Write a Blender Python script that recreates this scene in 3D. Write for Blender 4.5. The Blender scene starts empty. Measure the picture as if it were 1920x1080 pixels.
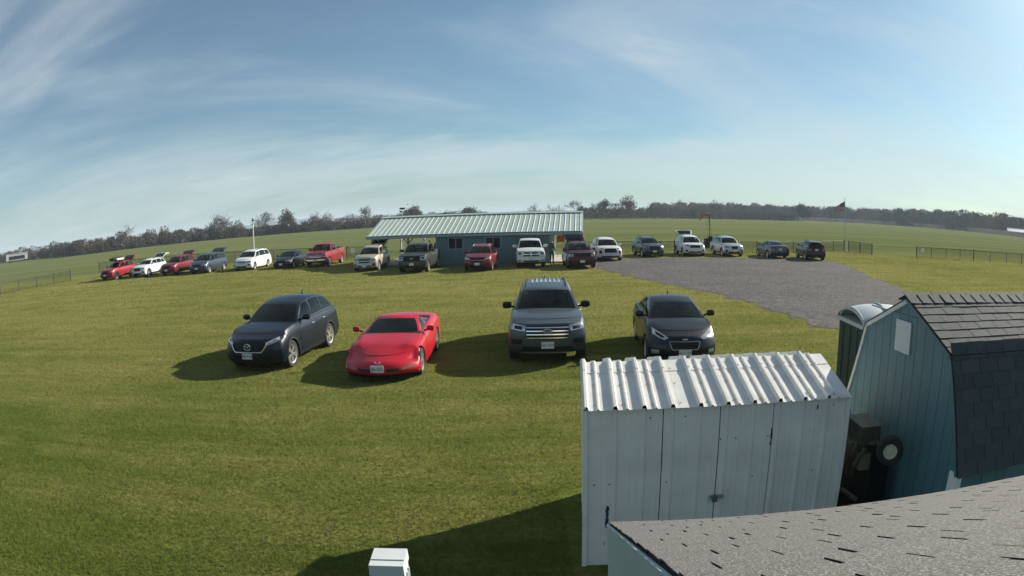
import bpy, bmesh, math, random
import numpy as np
from mathutils import Vector, Matrix

sc = bpy.context.scene
COL = sc.collection
rnd = random.Random(7)
R = math.radians
PI = math.pi

# ------------------------------------------------------------------ camera (wide security lens, 3.75 m above the lawn)
cam_d = bpy.data.cameras.new('camera')
cam = bpy.data.objects.new('camera', cam_d)
COL.objects.link(cam)
sc.camera = cam
cam.location = (0, 0, 3.75)
cam.rotation_mode = 'QUATERNION'
cam.rotation_quaternion = (Matrix.Rotation(PI / 2 - 0.1596, 3, 'X') @ Matrix.Rotation(-0.0242, 3, 'Z')).to_quaternion()
cam_d.type = 'PANO'
cam_d.panorama_type = 'FISHEYE_LENS_POLYNOMIAL'
cam_d.sensor_fit = 'HORIZONTAL'
cam_d.sensor_width = 36.0
cam_d.sensor_height = 20.25
cam_d.fisheye_fov = R(170)
F_MM = 1219.6 * 36.0 / 1920.0
cam_d.fisheye_polynomial_k0 = 0.0
cam_d.fisheye_polynomial_k1 = -1.0 / F_MM
cam_d.fisheye_polynomial_k2 = 0.0
cam_d.fisheye_polynomial_k3 = -0.1028 / F_MM ** 3
cam_d.fisheye_polynomial_k4 = 0.0
cam_d.shift_y = 55.0 / 1080.0
cam_d.clip_start = 0.05
cam_d.clip_end = 9000.0

# ------------------------------------------------------------------ sky, sun, exposure
SUN_AZ = R(59.0)      # to the right of the viewing direction (+Y)
SUN_EL = R(27.0)
world = bpy.data.worlds.new('World')
sc.world = world
world.use_nodes = True
wn, wl = world.node_tree.nodes, world.node_tree.links
wn.clear()
w_out = wn.new('ShaderNodeOutputWorld')
sky = wn.new('ShaderNodeTexSky')
sky.sky_type = 'NISHITA'
sky.sun_disc = False
sky.sun_elevation = SUN_EL
sky.sun_rotation = SUN_AZ
sky.altitude = 200
sky.air_density = 1.0
sky.dust_density = 0.6
sky.ozone_density = 1.4
bg_sky = wn.new('ShaderNodeBackground')
bg_sky.inputs[1].default_value = 0.048
tint = wn.new('ShaderNodeMixRGB'); tint.blend_type = 'MULTIPLY'; tint.inputs[0].default_value = 1.0
tint.inputs[2].default_value = (0.68, 0.97, 1.07, 1)      # the camera's cool white balance
wl.new(sky.outputs[0], tint.inputs[1])
wl.new(tint.outputs[0], bg_sky.inputs[0])
# thin cirrus: noise on a high flat layer, the same all round
tc = wn.new('ShaderNodeTexCoord')
sep = wn.new('ShaderNodeSeparateXYZ')
wl.new(tc.outputs['Generated'], sep.inputs[0])
def wmath(op, a, b=None, clamp=False):
    n = wn.new('ShaderNodeMath'); n.operation = op; n.use_clamp = clamp
    for i, v in enumerate((a, b)):
        if v is None: continue
        if isinstance(v, (int, float)): n.inputs[i].default_value = v
        else: wl.new(v, n.inputs[i])
    return n.outputs[0]
zz = wmath('ADD', wmath('MAXIMUM', sep.outputs[2], 0.0), 0.26)
cx_ = wmath('DIVIDE', sep.outputs[0], zz)
cy_ = wmath('DIVIDE', sep.outputs[1], zz)
comb = wn.new('ShaderNodeCombineXYZ')
wl.new(cx_, comb.inputs[0]); wl.new(cy_, comb.inputs[1])
def cirrus(rot, sx, sy, scale, detail, rough, dist, lo, hi, off):
    mp = wn.new('ShaderNodeMapping')
    mp.inputs['Rotation'].default_value = (0, 0, R(rot))
    mp.inputs['Scale'].default_value = (sx, sy, 1)
    mp.inputs['Location'].default_value = (off, off * 0.7, 0)
    wl.new(comb.outputs[0], mp.inputs[0])
    nz = wn.new('ShaderNodeTexNoise')
    nz.inputs['Scale'].default_value = scale
    nz.inputs['Detail'].default_value = detail
    nz.inputs['Roughness'].default_value = rough
    nz.inputs['Distortion'].default_value = dist
    wl.new(mp.outputs[0], nz.inputs['Vector'])
    mr = wn.new('ShaderNodeMapRange')
    mr.interpolation_type = 'SMOOTHSTEP'
    mr.inputs['From Min'].default_value = lo
    mr.inputs['From Max'].default_value = hi
    wl.new(nz.outputs[0], mr.inputs['Value'])
    return mr.outputs[0]
big = cirrus(24, 0.40, 0.9, 0.85, 6, 0.58, 0.6, 0.40, 0.60, 6.1)
wisp = cirrus(20, 0.60, 1.3, 1.9, 9, 0.62, 1.1, 0.44, 0.80, 5.3)
fine = cirrus(34, 0.45, 1.5, 4.0, 8, 0.65, 0.7, 0.36, 0.74, 8.1)
veil = wmath('ADD', wmath('MULTIPLY', big, 0.42), 0.10)
streak = wmath('MULTIPLY', wmath('MULTIPLY', wisp, wmath('ADD', wmath('MULTIPLY', fine, 0.75), 0.25)), wmath('ADD', wmath('MULTIPLY', big, 0.75), 0.25))
cl_fac = wmath('ADD', veil, wmath('MULTIPLY', streak, 0.45), True)
bg_cl = wn.new('ShaderNodeBackground')
bg_cl.inputs[0].default_value = (0.86, 0.97, 1.0, 1)
bg_cl.inputs[1].default_value = 0.43
mix_w = wn.new('ShaderNodeMixShader')
wl.new(cl_fac, mix_w.inputs[0])
wl.new(bg_sky.outputs[0], mix_w.inputs[1])
wl.new(bg_cl.outputs[0], mix_w.inputs[2])
wl.new(mix_w.outputs[0], w_out.inputs[0])

sun_d = bpy.data.lights.new('sun', 'SUN')
sun_d.energy = 5.0
sun_d.angle = R(0.55)
sun_d.color = (1.0, 0.93, 0.80)
sun = bpy.data.objects.new('sun', sun_d)
COL.objects.link(sun)
to_sun = Vector((math.sin(SUN_AZ) * math.cos(SUN_EL), math.cos(SUN_AZ) * math.cos(SUN_EL), math.sin(SUN_EL)))
sun.rotation_euler = (-to_sun).to_track_quat('-Z', 'Y').to_euler()
sun.location = (60, 40, 60)

sc.view_settings.view_transform = 'Standard'
sc.view_settings.look = 'None'
sc.view_settings.exposure = 0.85
sc.view_settings.gamma = 1.0
sc.render.film_transparent = False
sc.cycles.max_bounces = 6
sc.cycles.transparent_max_bounces = 24
sc.cycles.volume_bounces = 0

# ------------------------------------------------------------------ materials
MATS = {}
def nodes_of(name):
    m = bpy.data.materials.new(name); m.use_nodes = True
    nt = m.node_tree
    return m, nt, nt.nodes, nt.links, nt.nodes['Principled BSDF']
def M(name, col, rough=0.6, metal=0.0, var=0.12, scale=6.0, bump=0.0, bscale=40.0, coat=0.0, spec=None, piece=0.0, tint=None, tscale=1.5, tamt=(0.5, 0.75)):
    """plain procedural surface: colour with two-scale mottling, optional stain tint, fine bump, variation from piece to piece"""
    if name in MATS: return MATS[name]
    m, nt, n, l, b = nodes_of(name)
    co = n.new('ShaderNodeTexCoord')
    nz = n.new('ShaderNodeTexNoise'); nz.inputs['Scale'].default_value = scale; nz.inputs['Detail'].default_value = 6
    l.new(co.outputs['Object'], nz.inputs['Vector'])
    mr = n.new('ShaderNodeMapRange'); mr.inputs['From Min'].default_value = 0.3; mr.inputs['From Max'].default_value = 0.7
    mr.inputs['To Min'].default_value = 1 - var; mr.inputs['To Max'].default_value = 1 + var
    l.new(nz.outputs[0], mr.inputs[0])
    fac = mr.outputs[0]
    if piece:
        oi = n.new('ShaderNodeObjectInfo')
        pr = n.new('ShaderNodeMapRange'); pr.inputs['To Min'].default_value = 1 - piece; pr.inputs['To Max'].default_value = 1 + piece
        l.new(oi.outputs['Random'], pr.inputs[0])
        mu = n.new('ShaderNodeMath'); mu.operation = 'MULTIPLY'
        l.new(fac, mu.inputs[0]); l.new(pr.outputs[0], mu.inputs[1]); fac = mu.outputs[0]
    vm = n.new('ShaderNodeVectorMath'); vm.operation = 'SCALE'
    base = n.new('ShaderNodeRGB'); base.outputs[0].default_value = (*col, 1)
    src = base.outputs[0]
    if tint:
        tn = n.new('ShaderNodeTexNoise'); tn.inputs['Scale'].default_value = tscale; tn.inputs['Detail'].default_value = 8
        l.new(co.outputs['Object'], tn.inputs['Vector'])
        tr = n.new('ShaderNodeMapRange'); tr.inputs['From Min'].default_value = tamt[0]; tr.inputs['From Max'].default_value = tamt[1]
        l.new(tn.outputs[0], tr.inputs[0])
        mx = n.new('ShaderNodeMixRGB'); mx.inputs[2].default_value = (*tint, 1)
        l.new(tr.outputs[0], mx.inputs[0]); l.new(src, mx.inputs[1]); src = mx.outputs[0]
    l.new(src, vm.inputs[0]); l.new(fac, vm.inputs['Scale'])
    l.new(vm.outputs[0], b.inputs['Base Color'])
    b.inputs['Roughness'].default_value = rough
    b.inputs['Metallic'].default_value = metal
    b.inputs['Coat Weight'].default_value = coat
    b.inputs['Coat Roughness'].default_value = 0.06
    if spec is not None: b.inputs['Specular IOR Level'].default_value = spec
    if bump:
        bn = n.new('ShaderNodeTexNoise'); bn.inputs['Scale'].default_value = bscale; bn.inputs['Detail'].default_value = 4
        l.new(co.outputs['Object'], bn.inputs['Vector'])
        bp = n.new('ShaderNodeBump'); bp.inputs['Strength'].default_value = bump; bp.inputs['Distance'].default_value = 0.02
        l.new(bn.outputs[0], bp.inputs['Height']); l.new(bp.outputs[0], b.inputs['Normal'])
    MATS[name] = m
    return m
def paint(name, col, metal=0.25, rough=0.38):
    return M('paint_' + name, col, rough, metal, 0.05, 2.0, coat=0.40, spec=0.25)

M_GLASS = M('dark_glass', (0.008, 0.014, 0.014), 0.05, 0, 0.1, 2, spec=0.32)
def tinted_glass():
    m, nt, n, l, b = nodes_of('tinted_glass')
    n.remove(b)
    t = n.new('ShaderNodeBsdfTransparent'); t.inputs[0].default_value = (0.30, 0.36, 0.34, 1)
    g = n.new('ShaderNodeBsdfGlossy'); g.inputs[0].default_value = (0.85, 0.92, 0.92, 1); g.inputs['Roughness'].default_value = 0.04
    f = n.new('ShaderNodeFresnel'); f.inputs[0].default_value = 1.35
    co = n.new('ShaderNodeTexCoord'); nz = n.new('ShaderNodeTexNoise'); nz.inputs['Scale'].default_value = 1.7; l.new(co.outputs['Object'], nz.inputs['Vector'])
    bp = n.new('ShaderNodeBump'); bp.inputs['Strength'].default_value = 0.05; l.new(nz.outputs[0], bp.inputs['Height']); l.new(bp.outputs[0], g.inputs['Normal'])
    mx = n.new('ShaderNodeMixShader'); l.new(f.outputs[0], mx.inputs[0]); l.new(t.outputs[0], mx.inputs[1]); l.new(g.outputs[0], mx.inputs[2])
    l.new(mx.outputs[0], n['Material Output'].inputs[0])
    return m
M_TINT = tinted_glass()
M_TYRE = M('tyre_rubber', (0.018, 0.018, 0.018), 0.85, 0, 0.15, 12)
M_RIM = M('alloy_rim', (0.62, 0.62, 0.60), 0.32, 0.85, 0.05, 6)
M_RIMD = M('dark_rim', (0.10, 0.10, 0.10), 0.35, 0.7, 0.05, 6)
M_PLASTIC = M('black_plastic', (0.010, 0.011, 0.012), 0.6, 0, 0.1, 10, spec=0.25)
M_CHROME = M('chrome', (0.75, 0.76, 0.76), 0.18, 1.0, 0.03, 5)
M_LAMP = M('headlamp_lens', (0.40, 0.43, 0.45), 0.12, 0.5, 0.1, 30, coat=1.0)
M_TAIL = M('tail_lens', (0.30, 0.012, 0.012), 0.15, 0, 0.1, 30, coat=1.0)
M_PLATE = M('plate_white', (0.55, 0.57, 0.58), 0.5, 0, 0.05, 20)
M_INK = M('plate_ink', (0.02, 0.03, 0.10), 0.5, 0, 0.05, 20)
M_SEAT = M('interior_trim', (0.05, 0.05, 0.048), 0.8, 0, 0.1, 10)
M_WHITE = M('white_paint', (0.72, 0.73, 0.72), 0.5, 0, 0.05, 3)
M_GALV = M('galvanised_steel', (0.42, 0.43, 0.43), 0.45, 0.6, 0.1, 8)
M_FENCE = M('fence_steel', (0.045, 0.055, 0.048), 0.55, 0.4, 0.1, 8)
M_TRUNK = M('bark', (0.085, 0.070, 0.058), 0.9, 0, 0.25, 3)

# ------------------------------------------------------------------ mesh helpers
class MB:
    def __init__(s): s.v = []; s.f = []; s.m = []
    def add(s, vs, fs, mi=0):
        o = len(s.v); s.v += [tuple(p) for p in vs]
        for f in fs: s.f.append(tuple(i + o for i in f)); s.m.append(mi)
        return s
    def box(s, c, d, rot=None, mi=0):
        x, y, z = d[0] / 2, d[1] / 2, d[2] / 2
        vs = [Vector((sx * x, sy * y, sz * z)) for sz in (-1, 1) for sy in (-1, 1) for sx in (-1, 1)]
        if rot is not None: vs = [rot @ v for v in vs]
        vs = [v + Vector(c) for v in vs]
        return s.add(vs, [(0, 2, 3, 1), (4, 5, 7, 6), (0, 1, 5, 4), (2, 6, 7, 3), (0, 4, 6, 2), (1, 3, 7, 5)], mi)
    def tube(s, pts, rad, n=8, mi=0, cap=True):
        pts = [Vector(p) for p in pts]
        if not hasattr(rad, '__len__'): rad = [rad] * len(pts)
        rings = []
        for i, p in enumerate(pts):
            d = (pts[min(i + 1, len(pts) - 1)] - pts[max(i - 1, 0)]).normalized()
            a = d.cross(Vector((0, 0, 1)))
            if a.length < 1e-3: a = d.cross(Vector((1, 0, 0)))
            a.normalize(); b = d.cross(a)
            rings.append([p + (a * math.cos(2 * PI * k / n) + b * math.sin(2 * PI * k / n)) * rad[i] for k in range(n)])
        fs = []
        for i in range(len(pts) - 1):
            for k in range(n):
                fs.append((i * n + k, i * n + (k + 1) % n, (i + 1) * n + (k + 1) % n, (i + 1) * n + k))
        if cap:
            fs.append(tuple(range(n))[::-1]); fs.append(tuple((len(pts) - 1) * n + k for k in range(n)))
        return s.add([q for r_ in rings for q in r_], fs, mi)
    def grid(s, fn, us, vs, mi=0, flip=False, keep=None, mif=None):
        nu, nv = len(us), len(vs)
        o = len(s.v); s.v += [tuple(fn(u, v)) for u in us for v in vs]
        for i in range(nu - 1):
            for j in range(nv - 1):
                um, vm = (us[i] + us[i + 1]) / 2, (vs[j] + vs[j + 1]) / 2
                if keep and not keep(um, vm): continue
                q = (o + i * nv + j, o + (i + 1) * nv + j, o + (i + 1) * nv + j + 1, o + i * nv + j + 1)
                s.f.append(q[::-1] if flip else q); s.m.append(mif(um, vm) if mif else mi)
        return s
    def lathe(s, prof, n=24, axis='y', mi=0):
        """prof: (radius, offset along axis)"""
        vs = []
        for r_, o in prof:
            for k in range(n):
                a = 2 * PI * k / n
                if axis == 'y': vs.append((r_ * math.cos(a), o, r_ * math.sin(a)))
                else: vs.append((r_ * math.cos(a), r_ * math.sin(a), o))
        fs = []
        for i in range(len(prof) - 1):
            for k in range(n):
                fs.append((i * n + k, i * n + (k + 1) % n, (i + 1) * n + (k + 1) % n, (i + 1) * n + k))
        return s.add(vs, fs, mi)
    def prism(s, poly, fn0, fn1, mi=0):
        """poly of 2-D points, extruded between two maps 2-D -> 3-D"""
        n = len(poly)
        vs = [fn0(*p) for p in poly] + [fn1(*p) for p in poly]
        fs = [tuple(range(n))[::-1], tuple(range(n, 2 * n))]
        for i in range(n): fs.append((i, (i + 1) % n, n + (i + 1) % n, n + i))
        return s.add(vs, fs, mi)
    def mesh(s, name, mats, smooth=None, merge=0.0):
        me = bpy.data.meshes.new(name)
        me.from_pydata(s.v, [], s.f)
        for m in (mats if isinstance(mats, (list, tuple)) else [mats]): me.materials.append(m)
        me.polygons.foreach_set('material_index', s.m)
        bm = bmesh.new(); bm.from_mesh(me)
        if merge: bmesh.ops.remove_doubles(bm, verts=bm.verts, dist=merge)
        bmesh.ops.recalc_face_normals(bm, faces=bm.faces)
        bm.to_mesh(me); bm.free()
        if smooth is not None:
            me.polygons.foreach_set('use_smooth', [True] * len(me.polygons))
            me.set_sharp_from_angle(angle=R(smooth))
        me.update()
        return me
    def obj(s, name, mats, parent=None, smooth=None, merge=0.0, loc=None):
        return link(name, s.mesh(name, mats, smooth, merge), parent, loc)
def link(name, data, parent=None, loc=None, rot=None):
    o = bpy.data.objects.new(name, data); COL.objects.link(o)
    if parent is not None: o.parent = parent
    if loc is not None: o.location = loc
    if rot is not None: o.rotation_euler = rot
    return o
def thing(name, label, cat, loc=(0, 0, 0), rz=0.0, group=None):
    o = link(name, None, None, loc, (0, 0, rz))
    o.empty_display_size = 0.2
    return tag(o, label, cat, group)
def tag(o, label, cat, group=None, kind=None):
    o['label'] = label; o['category'] = cat
    if group: o['group'] = group
    if kind: o['kind'] = kind
    return o
def structure(o, label=None):
    o['kind'] = 'structure'
    if label: o['label'] = label
    return o
def text_mesh(name, body, size, mat, parent, loc, rot, align='CENTER', depth=0.002, sx=1.0):
    cu = bpy.data.curves.new(name, 'FONT'); cu.body = body; cu.size = size; cu.extrude = depth; cu.resolution_u = 2
    cu.align_x = align; cu.align_y = 'CENTER'
    tmp = bpy.data.objects.new(name, cu); COL.objects.link(tmp)
    me = bpy.data.meshes.new_from_object(tmp.evaluated_get(bpy.context.evaluated_depsgraph_get()))
    bpy.data.objects.remove(tmp)
    me.materials.clear(); me.materials.append(mat)
    o = link(name, me, parent, loc, rot); o.scale = (sx, 1, 1)
    return o

# ------------------------------------------------------------------ ground
def wpos(n, l, scale=(1, 1, 1), rot=0.0):
    g = n.new('ShaderNodeNewGeometry')
    mp = n.new('ShaderNodeMapping'); mp.inputs['Scale'].default_value = scale; mp.inputs['Rotation'].default_value = (0, 0, R(rot))
    l.new(g.outputs['Position'], mp.inputs[0])
    return mp.outputs[0]
def noise(n, l, vec, scale, detail=5, rough=0.55, lo=0.35, hi=0.65, tmin=0.0, tmax=1.0):
    nz = n.new('ShaderNodeTexNoise'); nz.inputs['Scale'].default_value = scale; nz.inputs['Detail'].default_value = detail; nz.inputs['Roughness'].default_value = rough
    l.new(vec, nz.inputs['Vector'])
    mr = n.new('ShaderNodeMapRange'); mr.inputs['From Min'].default_value = lo; mr.inputs['From Max'].default_value = hi
    mr.inputs['To Min'].default_value = tmin; mr.inputs['To Max'].default_value = tmax
    l.new(nz.outputs[0], mr.inputs[0])
    return mr.outputs[0]
def mixc(n, l, fac, a, b):
    mx = n.new('ShaderNodeMixRGB')
    for i, v in ((0, fac), (1, a), (2, b)):
        if isinstance(v, (int, float)): mx.inputs[i].default_value = v
        elif isinstance(v, tuple): mx.inputs[i].default_value = (*v, 1)
        else: l.new(v, mx.inputs[i])
    return mx.outputs[0]
def mth(n, l, op, a, b=None, clamp=False):
    x = n.new('ShaderNodeMath'); x.operation = op; x.use_clamp = clamp
    for i, v in enumerate((a, b)):
        if v is None: continue
        if isinstance(v, (int, float)): x.inputs[i].default_value = v
        else: l.new(v, x.inputs[i])
    return x.outputs[0]

def lawn_colour(n, l):
    """short autumn lawn: green with straw patches, drier away from the sheds, mown aircraft field beyond the fence"""
    P1 = wpos(n, l)
    big = noise(n, l, P1, 0.09, 4, 0.55, 0.36, 0.64)
    mid = noise(n, l, P1, 0.55, 5, 0.6, 0.34, 0.66)
    strk = noise(n, l, wpos(n, l, (0.35, 2.4, 1), 5), 1.3, 6, 0.72, 0.38, 0.64)
    fine = noise(n, l, P1, 9.0, 5, 0.65, 0.35, 0.65)
    g = n.new('ShaderNodeNewGeometry'); sp = n.new('ShaderNodeSeparateXYZ'); l.new(g.outputs['Position'], sp.inputs[0])
    dry = n.new('ShaderNodeMapRange'); dry.inputs['From Min'].default_value = 7; dry.inputs['From Max'].default_value = 26
    dry.inputs['To Min'].default_value = 0.07; dry.inputs['To Max'].default_value = 0.50
    l.new(sp.outputs[1], dry.inputs[0])
    f1 = mth(n, l, 'ADD', mth(n, l, 'MULTIPLY', mid, 0.35), mth(n, l, 'MULTIPLY', strk, 0.40))
    f2 = mth(n, l, 'ADD', mth(n, l, 'MULTIPLY', f1, 0.9), dry.outputs[0])
    band = noise(n, l, wpos(n, l, (0.10, 1.0, 1), -38), 0.75, 3, 0.5, 0.42, 0.60)      # mower and tyre lanes
    f2 = mth(n, l, 'ADD', f2, mth(n, l, 'MULTIPLY', mth(n, l, 'SUBTRACT', band, 0.5), 0.26))
    f3 = mth(n, l, 'SUBTRACT', f2, mth(n, l, 'MULTIPLY', big, 0.34), True)
    c = mixc(n, l, f3, LAWN_GREEN, LAWN_DRY)
    c = mixc(n, l, mth(n, l, 'MULTIPLY', fine, 0.42), c, LAWN_DEEP)
    far = n.new('ShaderNodeMapRange'); far.interpolation_type = 'SMOOTHSTEP'
    far.inputs['From Min'].default_value = 56; far.inputs['From Max'].default_value = 66
    l.new(sp.outputs[1], far.inputs[0])
    fld = mixc(n, l, noise(n, l, wpos(n, l, (0.12, 2.2, 1), 5), 0.05, 6, 0.7, 0.38, 0.62), FIELD_A, FIELD_B)
    return mixc(n, l, far.outputs[0], c, fld)
LAWN_GREEN = (0.110, 0.144, 0.030)
LAWN_DRY = (0.285, 0.262, 0.090)
LAWN_DEEP = (0.042, 0.062, 0.012)
FIELD_A = (0.090, 0.118, 0.040)
FIELD_B = (0.150, 0.158, 0.070)
def lawn_material():
    m, nt, n, l, b = nodes_of('lawn')
    l.new(lawn_colour(n, l), b.inputs['Base Color'])
    b.inputs['Roughness'].default_value = 0.9
    b.inputs['Specular IOR Level'].default_value = 0.0
    nz = noise(n, l, wpos(n, l), 14.0, 6, 0.7, 0.2, 0.8)
    bp = n.new('ShaderNodeBump'); bp.inputs['Strength'].default_value = 0.9; bp.inputs['Distance'].default_value = 0.06
    l.new(nz, bp.inputs['Height']); l.new(bp.outputs[0], b.inputs['Normal'])
    return m
def blade_material():
    m, nt, n, l, b = nodes_of('grass_blade')
    g = n.new('ShaderNodeNewGeometry')
    c = lawn_colour(n, l)
    c2 = mixc(n, l, mth(n, l, 'MULTIPLY', g.outputs['Random Per Island'], 0.40), c, (0.22, 0.22, 0.06))
    n.remove(b)
    d = n.new('ShaderNodeBsdfDiffuse'); t = n.new('ShaderNodeBsdfTranslucent'); mx = n.new('ShaderNodeMixShader')
    l.new(c2, d.inputs[0]); l.new(c2, t.inputs[0]); mx.inputs[0].default_value = 0.45
    l.new(d.outputs[0], mx.inputs[1]); l.new(t.outputs[0], mx.inputs[2])
    l.new(mx.outputs[0], n['Material Output'].inputs[0])
    return m
M_LAWN = lawn_material()
M_BLADE = blade_material()
ground = MB().add([(-4200, -900, 0), (4200, -900, 0), (4200, 5200, 0), (-4200, 5200, 0)], [(0, 1, 2, 3)]).obj('ground', M_LAWN)
structure(ground, 'wide mown lawn and flying field reaching the tree lines')

def inside(poly, x, y):
    r_ = np.zeros(len(x), bool); n = len(poly)
    for i in range(n):
        (x0, y0), (x1, y1) = poly[i], poly[(i + 1) % n]
        hit = ((y0 > y) != (y1 > y)) & (x < (x1 - x0) * (y - y0) / (y1 - y0 + 1e-12) + x0); r_ ^= hit
    return r_
LOT = [(5.4, 46.2), (6.2, 40.5), (7.6, 34.5), (9.2, 29.5), (10.3, 24.0), (10.6, 19.0), (10.2, 14.0), (10.0, 4.0), (30, 4.0), (24, 14.0), (20.2, 22.0), (21.5, 29.5), (24.6, 40.0), (27.4, 47.5), (26.5, 50.5), (22, 52.0), (11.0, 52.2), (6.4, 50.5)]
def grass_mesh():
    """short blades, fewer and coarser with distance; one triangle each"""
    rs = np.random.RandomState(3)
    N = 640000
    az = rs.uniform(R(-66), R(58), N); lo, hi = 4.4, 75.0
    d = lo * (hi / lo) ** rs.uniform(0, 1, N)
    x, y = d * np.sin(az), d * np.cos(az)
    # clumpy cover
    cl = np.sin(x * 2.1 + 1.3 * np.sin(y * 1.7)) * np.sin(y * 2.6 + 1.1 * np.sin(x * 1.3)) * 0.5 + 0.5
    ok = ~inside(LOT, x + rs.normal(0, .34, N), y + rs.normal(0, .7, N)) & ~((x > 0.6) & (x < 9) & (y > 2) & (y < 8.2)) & (rs.uniform(0, 1, N) < 0.72 + 0.28 * cl)
    x, y, d = x[ok], y[ok], d[ok]; k = len(x)
    h = (0.030 + 0.0005 * d) * rs.uniform(0.5, 1.4, k); w = (0.0055 + 0.00085 * d) * rs.uniform(0.6, 1.4, k)
    a = rs.uniform(0, 2 * PI, k); la = rs.uniform(0, 2 * PI, k); ln = h * rs.uniform(0.2, 1.1, k)
    p0 = np.stack([x - np.cos(a) * w / 2, y - np.sin(a) * w / 2, np.zeros(k)], 1)
    p1 = np.stack([x + np.cos(a) * w / 2, y + np.sin(a) * w / 2, np.zeros(k)], 1)
    p2 = np.stack([x + np.cos(la) * ln, y + np.sin(la) * ln, h], 1)
    v = np.stack([p0, p1, p2], 1).reshape(-1, 3).astype(np.float32)
    me = bpy.data.meshes.new('grass')
    nt = len(v) // 3
    me.vertices.add(len(v)); me.vertices.foreach_set('co', v.ravel())
    me.loops.add(len(v)); me.loops.foreach_set('vertex_index', np.arange(len(v), dtype=np.int32))
    me.polygons.add(nt); me.polygons.foreach_set('loop_start', np.arange(0, len(v), 3, dtype=np.int32))
    me.polygons.foreach_set('loop_total', np.full(nt, 3, dtype=np.int32))
    me.materials.append(M_BLADE); me.update(calc_edges=True)
    return me
tag(link('grass', grass_mesh()), 'short mown grass blades covering the near lawn', 'grass', kind='stuff')

# gravel lot
def gravel_material():
    m, nt, n, l, b = nodes_of('gravel')
    P1 = wpos(n, l)
    c = mixc(n, l, noise(n, l, P1, 0.30, 6, 0.65, 0.38, 0.62), (0.060, 0.057, 0.061), (0.104, 0.096, 0.094))
    c = mixc(n, l, noise(n, l, wpos(n, l, (0.5, 1.8, 1), -30), 0.9, 7, 0.75, 0.46, 0.62, 0, 0.8), c, (0.055, 0.050, 0.050))
    c = mixc(n, l, noise(n, l, P1, 3.2, 6, 0.75, 0.50, 0.62, 0, 0.75), c, (0.165, 0.155, 0.150))
    c = mixc(n, l, noise(n, l, P1, 0.42, 5, 0.7, 0.60, 0.68, 0, 0.6), c, (0.085, 0.090, 0.030))
    vo = n.new('ShaderNodeTexVoronoi'); vo.inputs['Scale'].default_value = 12; vo.inputs['Randomness'].default_value = 1.0
    l.new(P1, vo.inputs['Vector'])
    c = mixc(n, l, mth(n, l, 'MULTIPLY', vo.outputs['Color'], 0.38), c, (0.17, 0.16, 0.155))
    l.new(c, b.inputs['Base Color']); b.inputs['Roughness'].default_value = 0.95; b.inputs['Specular IOR Level'].default_value = 0.1
    h = mth(n, l, 'ADD', vo.outputs['Distance'], mth(n, l, 'MULTIPLY', noise(n, l, P1, 1.8, 6, 0.7, 0.2, 0.8), 2.5))
    bp = n.new('ShaderNodeBump'); bp.inputs['Strength'].default_value = 0.9; bp.inputs['Distance'].default_value = 0.06
    l.new(h, bp.inputs['Height']); l.new(bp.outputs[0], b.inputs['Normal'])
    return m
M_GRAVEL = gravel_material()
def wavy(poly, amp, seed, step=0.7):
    r_ = random.Random(seed); out = []
    for i, p in enumerate(poly):
        q = poly[(i + 1) % len(poly)]
        k = max(1, int(math.dist(p, q) / step))
        for j in range(k):
            t = j / k
            out.append((p[0] + (q[0] - p[0]) * t + r_.gauss(0, amp), p[1] + (q[1] - p[1]) * t + r_.gauss(0, amp)))
    return out
def sheet(name, poly, z, mat):
    mb = MB(); mb.add([(x, y, z) for x, y in poly], [tuple(range(len(poly)))])
    return mb.obj(name, mat)
lot = sheet('gravel_lot', wavy(LOT, 0.20, 5, 0.5), 0.012, M_GRAVEL)
structure(lot, 'grey gravel parking lot')
REDGE = random.Random(9)
for k in range(34):      # loose gravel spilling over the edge into the grass
    i_ = REDGE.randrange(0, 6); (x0, y0), (x1, y1) = LOT[i_], LOT[i_ + 1]; t_ = REDGE.random()
    px_, py_ = x0 + (x1 - x0) * t_ - REDGE.uniform(0.0, 0.9), y0 + (y1 - y0) * t_; r_ = REDGE.uniform(0.04, 0.16)
    o = sheet('gravel_spill', [(px_ + r_ * REDGE.uniform(.5, 1.6) * math.cos(a), py_ + r_ * REDGE.uniform(.5, 1.1) * math.sin(a)) for a in [q * PI / 5 for q in range(10)]], 0.006 + 0.00007 * k, M_GRAVEL)
    o.parent = lot
# ------------------------------------------------------------------ white metal storage shed
M_SHED = M('weathered_white_metal', (0.76, 0.72, 0.68), 0.5, 0.0, 0.07, 2.5, 0.05, 12, tint=(0.64, 0.60, 0.56), tscale=2.2, tamt=(0.5, 0.85))
M_SHEDROOF = M('white_roof_metal', (0.60, 0.60, 0.575), 0.55, 0.0, 0.08, 5, 0.05, 20, tint=(0.52, 0.48, 0.46), tscale=3, tamt=(0.5, 0.8))
M_DARK = M('dark_gap', (0.012, 0.012, 0.013), 0.9)
M_CHIP = M('bare_blue_metal', (0.020, 0.034, 0.085), 0.6, 0, 0.3, 20)
M_RUST = M('rust', (0.07, 0.035, 0.02), 0.9, 0, 0.3, 20)
M_SCREW = M('screw_head', (0.16, 0.15, 0.14), 0.6, 0.5)
SW, SD, SE, SR = 2.87, 1.98, 1.83, 2.06       # width, depth, eave, ridge
shed = thing('storage_shed', 'small white corrugated metal shed with double doors and ribbed roof', 'shed', (0.735, 6.10, 0), R(-1.6))
shed.rotation_euler = (0, R(-0.85), R(-5.0))
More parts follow.
